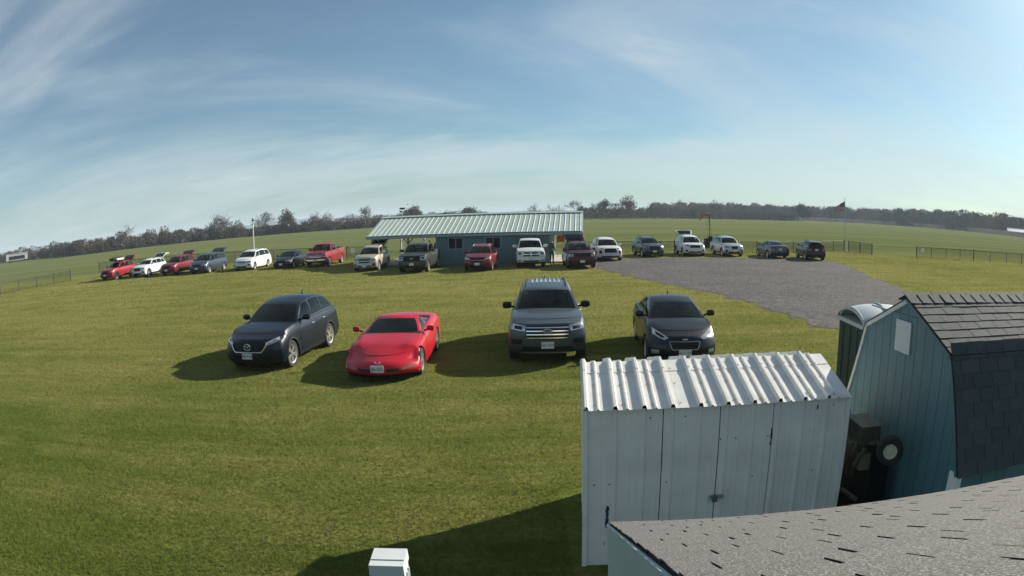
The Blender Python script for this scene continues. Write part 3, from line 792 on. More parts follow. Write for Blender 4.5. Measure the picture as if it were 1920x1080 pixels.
MB().box((0, 0, 1.62), (0.62, 0.03, 0.55)).obj('panel', M_ORANGE, so)
mb = MB(); mb.box((-0.26, 0.03, 0.9), (0.05, 0.04, 1.6)); mb.obj('stake', M_POSTW, so)
mb = MB(); mb.box((0.26, 0.03, 0.9), (0.05, 0.04, 1.6)); mb.obj('stake', M_POSTW, so)
# weather mast on the far gable
va = thing('weather_mast', 'thin weather mast with dark cups above the pavilion roof ridge', 'weather vane', pavp(0.1, PD + 0.6, 0), 0)
MB().tube([(0, 0, 0), (0, 0, 4.35)], 0.03, 8).obj('mast', M_GALV, va)
for k in range(3):
    a = k * 2.1; mb = MB(); mb.tube([(0, 0, 4.30), (0.26 * math.cos(a), 0.26 * math.sin(a), 4.32)], 0.014, 6); mb.lathe([(0.0001, -0.08), (0.08, -0.05), (0.1, 0.0), (0.08, 0.05), (0.0001, 0.08)], 10, 'z')
    m_ = mb; n0 = len(m_.v) - 50
    m_.v = m_.v[:n0] + [(x + 0.28 * math.cos(a), y + 0.28 * math.sin(a), z + 4.32) for x, y, z in m_.v[n0:]]
    mb.obj('cup', M_PLASTIC, va)
mb = MB(); mb.box((0, 0, 4.58), (0.5, 0.03, 0.16)); mb.box((0, 0, 4.45), (0.03, 0.03, 0.3)); mb.obj('vane', M_PLASTIC, va)

# ------------------------------------------------------------------ chain-link fences
def link_material():
    m, nt, n, l, b = nodes_of('chain_link')
    co = n.new('ShaderNodeTexCoord')
    fac = None
    for rot in (45, -45):
        mp = n.new('ShaderNodeMapping'); mp.inputs['Rotation'].default_value = (0, R(rot), 0); l.new(co.outputs['Object'], mp.inputs[0])
        w = n.new('ShaderNodeTexWave'); w.wave_profile = 'SIN'; w.inputs['Scale'].default_value = 5.2; w.bands_direction = 'X'
        l.new(mp.outputs[0], w.inputs['Vector'])
        g = mth(n, l, 'GREATER_THAN', w.outputs['Fac'], 0.98)
        fac = g if fac is None else mth(n, l, 'MAXIMUM', fac, g)
    b.inputs['Base Color'].default_value = (0.028, 0.036, 0.030, 1); b.inputs['Roughness'].default_value = 0.7; b.inputs['Specular IOR Level'].default_value = 0.1
    tr = n.new('ShaderNodeBsdfTransparent'); mx = n.new('ShaderNodeMixShader')
    l.new(fac, mx.inputs[0]); l.new(tr.outputs[0], mx.inputs[1]); l.new(b.outputs[0], mx.inputs[2])
    l.new(mx.outputs[0], n['Material Output'].inputs[0])
    return m
M_LINK = link_material()
fpost = MB().tube([(0, 0, 0), (0, 0, 1.18)], 0.034, 8).mesh('post', M_FENCE)
fpost2 = MB().tube([(0, 0, 0), (0, 0, 1.24)], 0.055, 8).mesh('post', M_FENCE)
def fence(pts, label, step=3.0, h=1.16):
    p0 = Vector((*pts[0], 0))
    t = thing('chain_link_fence', label, 'fence', p0, 0, 'chain link fences round the flying field')
    for a, b_ in zip(pts, pts[1:]):
        A, B = Vector((*a, 0)) - p0, Vector((*b_, 0)) - p0
        d = B - A; k = max(1, round(d.length / step)); ang = math.atan2(d.y, d.x)
        for i in range(k):
            link('post', fpost2 if (i == 0) else fpost, t, A + d * i / k)
        mb = MB(); mb.tube([A + Vector((0, 0, h - 0.02)), B + Vector((0, 0, h - 0.02))], 0.027, 6); mb.obj('top_rail', M_FENCE, t)
        o = MB().box((0, 0, h / 2), (d.length, 0.006, h - 0.1)).obj('mesh_fabric', M_LINK, t, loc=A + d / 2); o.rotation_euler = (0, 0, ang)
    link('post', fpost2, t, Vector((*pts[-1], 0)) - p0)
    return t
fence([(-47.3, 55.1), (-49.2, 44.4), (-50.5, 37.0)], 'chain link fence at the far left beyond the row of cars')
fence([(-52.0, 67.2), (-39.8, 70.0), (-28.0, 66.3), (-17.2, 62.4)], 'long chain link fence behind the left end of the parked row')
fence([(-16.0, 61.8), (-13.2, 60.6)], 'short chain link gate section left of the pavilion', 2.8)
fence([(6.2, 57.4), (14.9, 57.3), (23.3, 57.5), (31.0, 61.0), (37.6, 64.6)], 'chain link fence running right from the pavilion behind the lot')
fence([(37.9, 64.0), (37.7, 61.0), (37.6, 58.2)], 'short chain link return beside the flagpole')
fence([(42.9, 56.5), (50.5, 54.3), (57.6, 52.1), (66.0, 49.5)], 'separate chain link fence at the far right of the field', 2.2)
def notice(loc, rz, z, w, h, label):
    o = thing('notice_sign', label, 'sign', loc, rz)
    MB().box((0, -0.05, z), (w, 0.012, h)).obj('panel', M_WHITE, o)
    for s_ in (-1, 1): MB().box((s_ * w * 0.3, -0.025, z), (0.03, 0.04, 0.05)).obj('clip', M_GALV, o)
notice((-15.3, 61.45, 0), R(-23), 0.78, 0.42, 0.46, 'small white notice on the gate left of the pavilion')
notice((43.6, 56.25, 0), R(-16), 0.85, 0.40, 0.42, 'small white notice on the end of the right fence')

# ------------------------------------------------------------------ poles, flag, windsock
fp = thing('flagpole', 'tall thin flagpole at the end of the right fence', 'flagpole', (38.17, 65.34, 0))
mb = MB(); mb.tube([(0, 0, 0), (0, 0, 6.0)], [0.055, 0.035], 8); mb.obj('pole', M_GALV, fp)
mb = MB(); mb.lathe([(0.0001, 5.98), (0.06, 6.03), (0.06, 6.06), (0.0001, 6.11)], 10, 'z'); mb.obj('finial', M_GALV, fp)
mb = MB(); mb.lathe([(0.0001, 0.12), (0.14, 0.11), (0.18, 0.0)], 12, 'z'); mb.obj('base', M_CONC, fp)
def flag_material():
    m, nt, n, l, b = nodes_of('flag_cloth')
    uv = n.new('ShaderNodeUVMap'); sp = n.new('ShaderNodeSeparateXYZ'); l.new(uv.outputs[0], sp.inputs[0])
    row = mth(n, l, 'FLOOR', mth(n, l, 'MULTIPLY', sp.outputs[1], 13))
    odd = mth(n, l, 'MODULO', row, 2)
    c = mixc(n, l, odd, (0.26, 0.02, 0.03), (0.55, 0.55, 0.55))
    can = mth(n, l, 'MULTIPLY', mth(n, l, 'LESS_THAN', sp.outputs[0], 0.4), mth(n, l, 'GREATER_THAN', sp.outputs[1], 0.4615))
    # star field
    mp = n.new('ShaderNodeMapping'); mp.inputs['Scale'].default_value = (15, 16.7, 1); l.new(uv.outputs[0], mp.inputs[0])
    vo = n.new('ShaderNodeTexVoronoi'); vo.inputs['Scale'].default_value = 1.0; vo.inputs['Randomness'].default_value = 0.0; l.new(mp.outputs[0], vo.inputs['Vector'])
    st_ = mth(n, l, 'LESS_THAN', vo.outputs['Distance'], 0.24)
    blue = mixc(n, l, st_, (0.012, 0.018, 0.07), (0.55, 0.55, 0.55))
    c = mixc(n, l, can, c, blue)
    l.new(c, b.inputs['Base Color']); b.inputs['Roughness'].default_value = 0.85
    return m
fl = thing('flag', 'stars and stripes flag flying to the left from the flagpole', 'flag', (38.17, 65.34, 0))
NU, NV = 24, 12
me = bpy.data.meshes.new('cloth'); vs = []; uvs = []
for i in range(NU + 1):
    for j in range(NV + 1):
        u, v = i / NU, j / NV
        x = -0.04 - 1.42 * u
        vs.append((x, 0.10 * math.sin(u * 9 + v * 1.5) * u ** 0.5, 4.55 + 1.10 * v - 0.80 * u * v - 0.02 * u * (1 - v) + 0.02 * math.sin(u * 7)))
        uvs.append((u, v))
fs = [(i * (NV + 1) + j, (i + 1) * (NV + 1) + j, (i + 1) * (NV + 1) + j + 1, i * (NV + 1) + j + 1) for i in range(NU) for j in range(NV)]
me.from_pydata(vs, [], fs); uvl = me.uv_layers.new(name='UVMap')
for lp in me.loops: uvl.data[lp.index].uv = uvs[lp.vertex_index]
me.materials.append(flag_material()); me.polygons.foreach_set('use_smooth', [True] * len(me.polygons))
link('cloth', me, fl).rotation_euler = (0, 0, R(-18))
mb = MB(); mb.tube([(0.0, -0.06, 4.6), (0.0, -0.06, 5.66)], 0.012, 5); mb.obj('halyard', M_WHITE, fl)

ws = thing('windsock_pole', 'thin windsock pole with dark equipment box behind the parked white car', 'pole', (21.3, 66.6, 0))
mb = MB(); mb.tube([(0, 0, 0), (0, 0, 3.55)], [0.05, 0.03], 8); mb.obj('pole', M_PLASTIC, ws)
mb = MB(); mb.tube([(-0.4, 0, 2.4), (0, 0, 3.3)], 0.012, 5); mb.tube([(0.4, 0, 0.4), (0, 0, 3.3)], 0.012, 5); mb.tube([(-0.45, 0, 0.0), (0, 0, 3.3)], 0.012, 5); mb.obj('guy_wire', M_PLASTIC, ws)
mb = MB(); mb.box((-0.15, -0.1, 0.55), (0.9, 0.5, 1.0)); mb.box((0.05, -0.1, 1.15), (0.4, 0.35, 0.3)); mb.obj('equipment_box', M_PLASTIC, ws)
wk = thing('windsock', 'orange red windsock drooping to the left on its pole', 'windsock', (21.3, 66.6, 0))
mb = MB(); pts = [(-0.06, 0, 3.62), (-0.4, 0, 3.62), (-0.7, 0, 3.50), (-0.95, 0, 3.28), (-1.15, 0, 3.05)]
mb.tube(pts, [0.14, 0.13, 0.11, 0.09, 0.07], 12, cap=False); mb.obj('sleeve', M_ORANGE, wk, 60)
mb = MB(); mb.lathe([(0.135, -0.012), (0.15, 0.0), (0.135, 0.012)], 14, 'z'); o = mb.obj('ring', M_PLASTIC, wk); o.location = (-0.06, 0, 3.62); o.rotation_euler = (0, R(90), 0)
lp = thing('light_pole', 'slim white pole standing in the field above the white minivan', 'pole', (-34.42, 81.35, 0))
mb = MB(); mb.tube([(0, 0, 0), (0, 0, 4.6)], [0.10, 0.07], 8); mb.obj('pole', M_WHITE, lp)
mb = MB(); mb.box((0, 0, 4.68), (0.35, 0.22, 0.18)); mb.box((0.0, 0, 4.85), (0.08, 0.08, 0.25)); mb.obj('sensor_head', M_PLASTIC, lp)

# ------------------------------------------------------------------ far buildings
tr = thing('box_trailer', 'white box trailer parked before the trees at the far left', 'trailer', (-213, 206, 0), R(45))
MB().box((0, 0, 2.3), (11.5, 3.0, 2.9)).obj('box', M('trailer_skin', (0.52, 0.53, 0.52), 0.5, 0, 0.15, 0.4), tr)
MB().box((0, -1.53, 2.0), (8.5, 0.06, 1.5)).obj('side_panel', M_PLASTIC, tr)
MB().box((0, 0, 3.85), (11.8, 3.3, 0.12)).obj('roof', M_WHITE, tr)
for x in (-4.3, -3.1, 4.0):
    mb = MB(); mb.lathe([(0.2, -1.5), (0.5, -1.5), (0.5, -1.15), (0.2, -1.15)], 14); o = mb.obj('wheel', M_TYRE, tr); o.location = (x, 0, 0.5)
hs = thing('farm_shed', 'low white farm shed roof at the far right edge beyond the corn', 'building', (338, 312, 0), R(-40))
MB().box((0, 0, 1.6), (15, 9, 3.2)).obj('wall', M('barn_wall', (0.3, 0.32, 0.33), 0.7), hs)
for s_ in (-1, 1): MB().box((0, s_ * 2.4, 4.2), (15.8, 5.6, 0.15), Matrix.Rotation(-s_ * 0.42, 3, 'X')).obj('roof', M_WHITE, hs)

# ------------------------------------------------------------------ trees
def leaf_mat(name, a, b_):
    m, nt, n, l, bs = nodes_of(name)
    g = n.new('ShaderNodeNewGeometry')
    c = mixc(n, l, g.outputs['Random Per Island'], a, b_)
    l.new(c, bs.inputs['Base Color']); bs.inputs['Roughness'].default_value = 0.9; bs.inputs['Specular IOR Level'].default_value = 0.1
    return m
L_BROWN = leaf_mat('leaves_brown', (0.078, 0.060, 0.050), (0.130, 0.092, 0.070))
L_RUST = leaf_mat('leaves_rust', (0.12, 0.062, 0.034), (0.17, 0.095, 0.05))
L_GREY = leaf_mat('twigs_grey', (0.080, 0.068, 0.066), (0.125, 0.104, 0.096))
L_GREEN = leaf_mat('leaves_green', (0.030, 0.045, 0.020), (0.060, 0.075, 0.028))
L_OLIVE = leaf_mat('leaves_olive', (0.060, 0.060, 0.030), (0.105, 0.090, 0.042))
def branches(r_, h, spread, levels=4, lean=0.0):
    """list of (p0, p1, r0, r1) and twig tips; limbs leave the trunk from a third of its height"""
    segs, tips = [], []
    def grow(p, d, length, rad, lev):
        k = 3; q = p; nodes = []
        for i in range(k):
            d2 = (d + Vector((r_.gauss(0, .12), r_.gauss(0, .12), r_.gauss(0, .06) + .04))).normalized()
            e = q + d2 * length / k
            segs.append((q, e, rad * (1 - 0.2 * i), rad * (1 - 0.2 * (i + 1)))); q = e; d = d2; nodes.append((q, d))
        if lev == 0: tips.append((q, d)); return
        for i in range(r_.choice((3, 4)) if lev > 1 else 3):
            nq, ndir = nodes[-1] if i < 2 else nodes[r_.choice((0, 1))]
            a = r_.uniform(0, 2 * PI); tilt = r_.uniform(0.45, 1.05) * spread
            side = ndir.cross(Vector((math.cos(a), math.sin(a), 0.2))).normalized()
            nd = (ndir * math.cos(tilt) + side * math.sin(tilt) + Vector((0, 0, 0.06))).normalized()
            grow(nq, nd, length * r_.uniform(0.62, 0.92), rad * 0.56, lev - 1)
    grow(Vector((0, 0, 0)), Vector((lean, 0, 1)).normalized(), h * 0.27, h * 0.020 + 0.06, levels)
    zmax = max(max(a.z, b_.z) for a, b_, _, _ in segs); s = h / zmax
    return [(a * s, b_ * s, c, d) for a, b_, c, d in segs], [(t * s, d) for t, d in tips]
def leaf_faces(mb, r_, tips, n, spread, size, mi=0):
    for t, d in tips:
        for _ in range(n):
            p = t + Vector((r_.gauss(0, spread), r_.gauss(0, spread), r_.gauss(0, spread * 0.8)))
            a = Vector((r_.gauss(0, 1), r_.gauss(0, 1), r_.gauss(0, 1))).normalized(); b_ = a.orthogonal().normalized()
            s = size * r_.uniform(0.5, 1.4)
            mb.add([p + a * s, p - a * s * 0.6 + b_ * s * 0.7, p - a * s * 0.5 - b_ * s * 0.6], [(0, 1, 2)], mi)
def tree(label, x, y, h, spread, leaves, mat, seed, group, lsize=0.30, lspread=0.8, name='tree', lean=0.0, levels=4, twig=True):
    r_ = random.Random(seed)
    segs, tips = branches(r_, h, spread, levels, lean)
    o = thing(name, label, 'tree', (x, y, 0), r_.uniform(0, 6), group)
    mb = MB()
    for a, b_, c, d in segs[:3]: mb.tube([a, b_], [c, d], 7, cap=False)
    mb.obj('trunk', M_TRUNK, o)
    mb = MB()
    for a, b_, c, d in segs[3:]: mb.tube([a, b_], [max(c, 0.05), max(d, 0.045)], 3, cap=False)
    if mb.v: mb.obj('limb', M_TRUNK, o)['kind'] = 'stuff'
    mb = MB()
    if twig:
        for t, d in tips:
            for _ in range(3):
                e = t + (d + Vector((r_.gauss(0, .5), r_.gauss(0, .5), r_.gauss(0, .4)))).normalized() * h * r_.uniform(0.04, 0.11)
                mb.tube([t, e], [0.05, 0.025], 3, cap=False)
    leaf_faces(mb, r_, tips, leaves, lspread, lsize)
    mb.obj('crown', mat, o)
    return o
def at_az(azd, dist): return dist * math.sin(R(azd)), dist * math.cos(R(azd))
G1, G2 = 'trees along the left hedgerow', 'lone trees beyond the field'
def T(label, azd, dist, h, spread, leaves, *a, **k):
    a = (spread, max(1, int(leaves * (.30 if leaves < 12 else .5))), *a)
    x, y = at_az(azd, dist); return tree(label, x, y, h, *a, **k)
T('broad bare grey tree rising highest at the far left hedgerow', -35.2, 240, 8.6, 1.0, 9, L_GREY, 11, G1, 0.30, 0.9)
T('bare twiggy tree just left of the slim white pole', -26.6, 268, 10.0, 0.9, 7, L_GREY, 12, G1, 0.26, 0.8)
T('bare grey tree beside the taller twiggy one near the white pole', -25.6, 270, 9.4, 0.9, 8, L_GREY, 13, G1, 0.26, 0.8)
T('tall bare tree right of the slim white pole', -22.0, 300, 10.2, 0.85, 8, L_GREY, 14, G1, 0.28, 0.8)
T('olive leafed tree standing above the hedgerow behind the black sedan', -19.9, 272, 9.6, 0.8, 26, L_OLIVE, 15, G1, 0.34, 0.8)
T('thin bare tree in the hedgerow above the red pickup', -17.3, 290, 8.0, 0.9, 7, L_GREY, 16, G1, 0.26, 0.8)
T('low bare tree pair member above the red pickup cab', -16.2, 292, 7.8, 1.0, 8, L_GREY, 17, G1, 0.26, 0.8)
T('slender bare tree next to the weather mast', -12.5, 270, 9.2, 0.75, 6, L_GREY, 18, G1, 0.25, 0.7)
T('bushy bare tree behind the hedgerow gap left of the pavilion', -14.2, 330, 7.0, 1.0, 8, L_GREY, 28, G1, 0.26, 0.8)
T('round rust brown tree showing above the pavilion roof', -8.8, 330, 8.6, 1.0, 55, L_BROWN, 19, G2, 0.42, 1.0, levels=4)
T('pale rounded tree clump low above the middle of the roof', -3.5, 420, 7.0, 1.15, 50, L_OLIVE, 20, G2, 0.45, 1.2)
T('small low tree left of the pale clump above the roof', -5.6, 430, 5.6, 1.1, 40, L_OLIVE, 30, G2, 0.4, 1.0)
T('bare branching tree above the roof at the white pickup', 2.4, 400, 9.4, 0.9, 5, L_GREY, 21, G2, 0.28, 0.8)
T('second bare tree above the roof near the maroon jeep', 4.0, 410, 9.2, 0.9, 5, L_GREY, 22, G2, 0.28, 0.8)
T('dark upright tree just left of the roof end', 5.7, 380, 10.6, 0.7, 14, L_GREY, 23, G2, 0.30, 0.7)
T('flat topped bare tree beside the right roof end', 7.2, 360, 8.6, 1.0, 6, L_GREY, 24, G2, 0.28, 0.8)
T('leafy brown tree with upright crown right of the pavilion', 8.2, 350, 10.2, 0.7, 22, L_BROWN, 25, G2, 0.32, 0.7)
T('tallest rusty tree with open round crown on bare trunk', 10.0, 345, 12.4, 0.85, 22, L_RUST, 26, G2, 0.34, 0.9)
T('thin bare tree above the dark parked crossover', 12.8, 360, 8.4, 0.9, 5, L_GREY, 27, G2, 0.26, 0.8)
T('round pale brown tree in the distance above the white car', 15.1, 620, 13.5, 0.9, 40, L_BROWN, 29, G2, 0.6, 1.4)
T('wind bent bare tree behind the windsock', 18.3, 400, 11.6, 0.95, 8, L_GREY, 31, G2, 0.30, 0.9, lean=-0.2)
T('dense dark green tree at the wood edge left of the flag', 26.3, 470, 11.5, 0.9, 60, L_GREEN, 32, G2, 0.5, 1.1)

# hedgerow and far woods: masses of small faces
def mass(name, label, items, mats, seed, faces, size, cat='woods'):
    """items: (x, y, height, radius)"""
    rs = np.random.RandomState(seed)
    V, MI = [], []
    for (x, y, h, rad) in items:
        k = max(12, int(faces * rs.uniform(0.7, 1.3)))
        th = rs.uniform(0, 2 * PI, k); zz_ = rs.uniform(0.02, 1, k) ** 0.8
        prof = np.sqrt(np.clip(1 - (np.abs(zz_ - 0.5) * 1.75) ** 2.2, 0.05, 1))
        rr = rad * prof * np.sqrt(rs.uniform(0.15, 1, k))
        p = np.stack([x + rr * np.cos(th), y + rr * np.sin(th), zz_ * h + rs.normal(0, 0.03 * h, k)], 1)
        a = rs.normal(0, 1, (k, 3)); a /= np.linalg.norm(a, axis=1)[:, None]
        b_ = np.cross(a, rs.normal(0, 1, (k, 3))); b_ /= np.linalg.norm(b_, axis=1)[:, None]
        s = (size * rs.uniform(0.5, 1.5, k))[:, None]
        q = rs.uniform(0, 1, k) < 0.4            # bare stems and upright twigs
        a[q] = a[q] * 0.25 + np.array([0, 0, 1.0]); b_[q] *= 0.10; s = s * np.where(q, 2.2, 1.0)[:, None]
        V.append(np.stack([p + a * s, p - a * s * .6 + b_ * s * .8, p - a * s * .5 - b_ * s * .7], 1).reshape(-1, 3)); MI.append(np.full(k, rs.randint(len(mats))))
    v = np.concatenate(V).astype(np.float32); v[:, 2] = np.maximum(v[:, 2], 0.02); mi = np.concatenate(MI).astype(np.int32)
    me = bpy.data.meshes.new(name); nt = len(v) // 3
    me.vertices.add(len(v)); me.vertices.foreach_set('co', v.ravel())
    me.loops.add(len(v)); me.loops.foreach_set('vertex_index', np.arange(len(v), dtype=np.int32))
    me.polygons.add(nt); me.polygons.foreach_set('loop_start', np.arange(0, len(v), 3, dtype=np.int32)); me.polygons.foreach_set('loop_total', np.full(nt, 3, dtype=np.int32))
    for m in mats: me.materials.append(m)
    me.polygons.foreach_set('material_index', mi); me.update(calc_edges=True)
    return tag(link(name, me), label, cat, kind='stuff')
it = []
rh = random.Random(41)
for k in range(190):
    azd = -50 + k * 0.208 + rh.gauss(0, 0.15)
    base = 232 + 52 * (azd + 50) / 38 + max(0, -40 - azd) * 16
    for _ in range(2):
        x, y = at_az(azd + rh.gauss(0, .2), base + rh.uniform(-3, 14))
        h = rh.uniform(2.6, 5.4) * (1.02 if azd < -24 else 0.74)
        if rh.random() < 0.12: h *= 1.35
        it.append((x, y, h, rh.uniform(1.8, 3.4)))
mass('hedgerow', 'brown and grey autumn hedgerow along the left edge of the field', it, [L_BROWN, L_GREY, L_GREY, L_GREY, L_OLIVE, L_GREY], 5, 380, 0.30, 'hedgerow')
it = []
for k in range(120):
    azd = -14 + k * 0.10 + rh.gauss(0, .1); x, y = at_az(azd, rh.uniform(520, 700)); it.append((x, y, rh.uniform(4, 7.5), rh.uniform(3, 6)))
for k in range(150):
    azd = 6.2 + k * 0.13 + rh.gauss(0, .1); x, y = at_az(azd, rh.uniform(368, 400) + k * 0.5); it.append((x, y, rh.uniform(4.4, 7.0) * (1.0 if k < 90 else .8), rh.uniform(2.2, 4)))
mass('far_hedgerow', 'low grey brown hedgerow along the far end of the field', it, [L_GREY, L_BROWN, L_GREY, L_OLIVE], 6, 260, 0.40, 'hedgerow')
it = []
for k in range(420):
    azd = 13 + k * 0.092 + rh.gauss(0, .3); d = 560 + rh.uniform(0, 120) - max(0, azd - 34) * 6
    x, y = at_az(azd, d)
    h = {0: 11}.get(0) * rh.uniform(0.75, 1.15) * (1 + 0.30 * math.exp(-((azd - 42) / 9) ** 2) + 0.05 * math.exp(-((azd - 20) / 7) ** 2))
    it.append((x, y, h, rh.uniform(4, 7.5)))
mass('far_woods', 'long wooded ridge with dull autumn crowns behind the corn', it, [L_GREY, L_BROWN, L_OLIVE, L_GREEN, L_GREY, L_BROWN, L_RUST], 8, 480, 0.7)

# standing corn strip at the right
M_CORN = leaf_mat('dry_corn', (0.36, 0.26, 0.18), (0.46, 0.35, 0.25))
M_CORNB = M('corn_body', (0.42, 0.31, 0.22), 0.95, 0, 0.3, 0.6)
cpts = [(133, 462), (258, 495), (329, 452), (352, 400), (322, 290), (290, 200)]
mb = MB()
for a, b_ in zip(cpts, cpts[1:]):
    A, B = Vector((*a, 0)), Vector((*b_, 0)); d = (B - A); nrm = Vector((-d.y, d.x, 0)).normalized()
    if nrm.dot(A) < 0: nrm = -nrm
    q = [A, B, B + nrm * 16, A + nrm * 16]
    mb.add([p for p in q] + [p + Vector((0, 0, 2.9)) for p in q], [(4, 5, 6, 7), (0, 1, 5, 4), (1, 2, 6, 5), (2, 3, 7, 6), (3, 0, 4, 7)])
    for i in range(int(d.length / 0.16)):
        t = rnd.random(); p = A + d * t + nrm * rnd.uniform(-0.3, 4); h = rnd.uniform(2.8, 3.6)
        w = rnd.uniform(0.15, 0.4); an = rnd.uniform(0, 6)
        e = Vector((math.cos(an) * w, math.sin(an) * w, 0))
        mb.add([p - e * 0.5 + Vector((0, 0, h * 0.4)), p + e + Vector((0, 0, h * 0.55)), p + Vector((0, 0, h))], [(0, 1, 2)], 1)
tag(mb.obj('corn_strip', [M_CORNB, M_CORN]), 'strip of dry standing corn along the right end of the field', 'corn', kind='stuff')
# distant hills
mb = MB(); N = 90
hp = []
for i in range(N + 1):
    azd = -48 + 96 * i / N; x, y = at_az(azd, 2900)
    h = 9 + 4 * math.sin(azd * 0.21 + 1) + 3 * math.sin(azd * 0.57) + 13 * math.exp(-((azd + 17) / 6) ** 2) + rnd.uniform(0, 2)
    hp.append((x, y, h))
vs = []
for (x, y, h) in hp: vs += [(x, y, -0.5), (x * 1.03, y * 1.03, h), (x * 1.1, y * 1.1, -0.5)]
fs = []
for i in range(N): fs += [(3 * i, 3 * i + 3, 3 * i + 4, 3 * i + 1), (3 * i + 1, 3 * i + 4, 3 * i + 5, 3 * i + 2)]
structure(mb.add(vs, fs).obj('hills', M('hill_woods', (0.07, 0.075, 0.05), 0.95, 0, 0.3, 0.02), None, 60), 'low wooded hills on the horizon')

# ------------------------------------------------------------------ vehicles
def sm(lst, X, w=0.07):
    xs = [p[0] for p in lst]; ys = [p[1] for p in lst]
    return float(np.mean(np.interp([X - 2 * w, X - w, X, X + w, X + 2 * w], xs, ys)))
WHEELS = {}
def wheel_meshes(r_, wd, style):
    key = (round(r_, 3), wd, style)
    if key in WHEELS: return WHEELS[key]
    rr = r_ * 0.70; h = wd / 2
    ty = MB().lathe([(rr * 0.97, -h * 0.85), (rr * 1.08, -h), (r_ * 0.93, -h * 0.96), (r_, -h * 0.62), (r_, h * 0.62), (r_ * 0.93, h * 0.96), (rr * 1.08, h), (rr * 0.97, h * 0.85)], 28).mesh('wheel', M_TYRE, 40)
    mb = MB()
    mb.lathe([(rr * 0.86, h * 0.30), (rr * 0.90, h * 0.86), (rr * 1.02, h * 0.94), (rr * 1.02, -h * 0.8), (rr * 0.86, -h * 0.8)], 28, mi=0)
    mb.lathe([(0.0001, h * 0.05), (rr * 0.88, h * 0.05)], 20, mi=1)
    mb.lathe([(0.0001, h * 0.84), (rr * 0.18, h * 0.80), (rr * 0.22, h * 0.45)], 12, mi=0)
    ns = 5
    for k in range(ns):
        for da in ((-0.16, 0.16) if style != 'six' else (0.0,)):
            a = 2 * PI * k / ns + da; wdt = 0.085 * rr * (1.6 if style == 'six' else 1)
            d = Vector((math.cos(a), 0, math.sin(a))); t = Vector((-math.sin(a), 0, math.cos(a)))
            vs = []
            for (rad, yy) in ((rr * 0.12, h * 0.78), (rr * 0.92, h * 0.80)):
                for q, dy in ((-1, 0), (1, 0), (1, -h * 0.4), (-1, -h * 0.4)): vs.append(d * rad + t * wdt * q + Vector((0, yy + dy, 0)))
            mb.add(vs, [(0, 1, 5, 4), (1, 2, 6, 5), (3, 0, 4, 7), (4, 5, 6, 7)], 0)
    rm = mb.mesh('rim', [M_RIM if style != 'dark' else M_RIMD, M_PLASTIC], 30)
    WHEELS[key] = (ty, rm)
    return ty, rm
BASE = dict(L=4.75, W=1.88, H=1.70, gc=0.24, wb=2.75, fo=0.93, wr=0.36, ww=0.24,
            top=[(0, .94), (.3, 1.02), (1.25, 1.12), (2.0, 1.10), (4.7, 1.14)],
            Xc=1.22, Xrf=1.98, Xrr=4.30, Xrb=4.66, zrf=-.12, zrr=-.10, wb_=.86, wr_=.66, bow=.22, bowr=.12, tap=.05, rcr=.035,
            nose=[(.2, .10), (.45, 0.0), (.75, .02), (.95, .10), (1.2, .22)], tail=[(.2, .10), (.5, 0), (.9, .04), (1.2, .10)],
            pc=.30, pn=3.2, pcr=.16, crown=.045, pil=[2.75, 3.65], rails=True, clad=True, gate=None, bed=None, rim='twin',
            head=[(.60, .90), (.985, .93), (.985, .80), (.60, .80)], grille=[(-.52, .90), (.52, .90), (.42, .62), (-.42, .62)], bars=0, gmat='black',
            intake=[(-.62, .44), (.62, .44), (.50, .30), (-.50, .30)], fog=(.78, .50, .10, .07), plate=.52, chrome=True, badge=None, text=None, tailz=(.80, 1.05), tailc=(.62, .97))
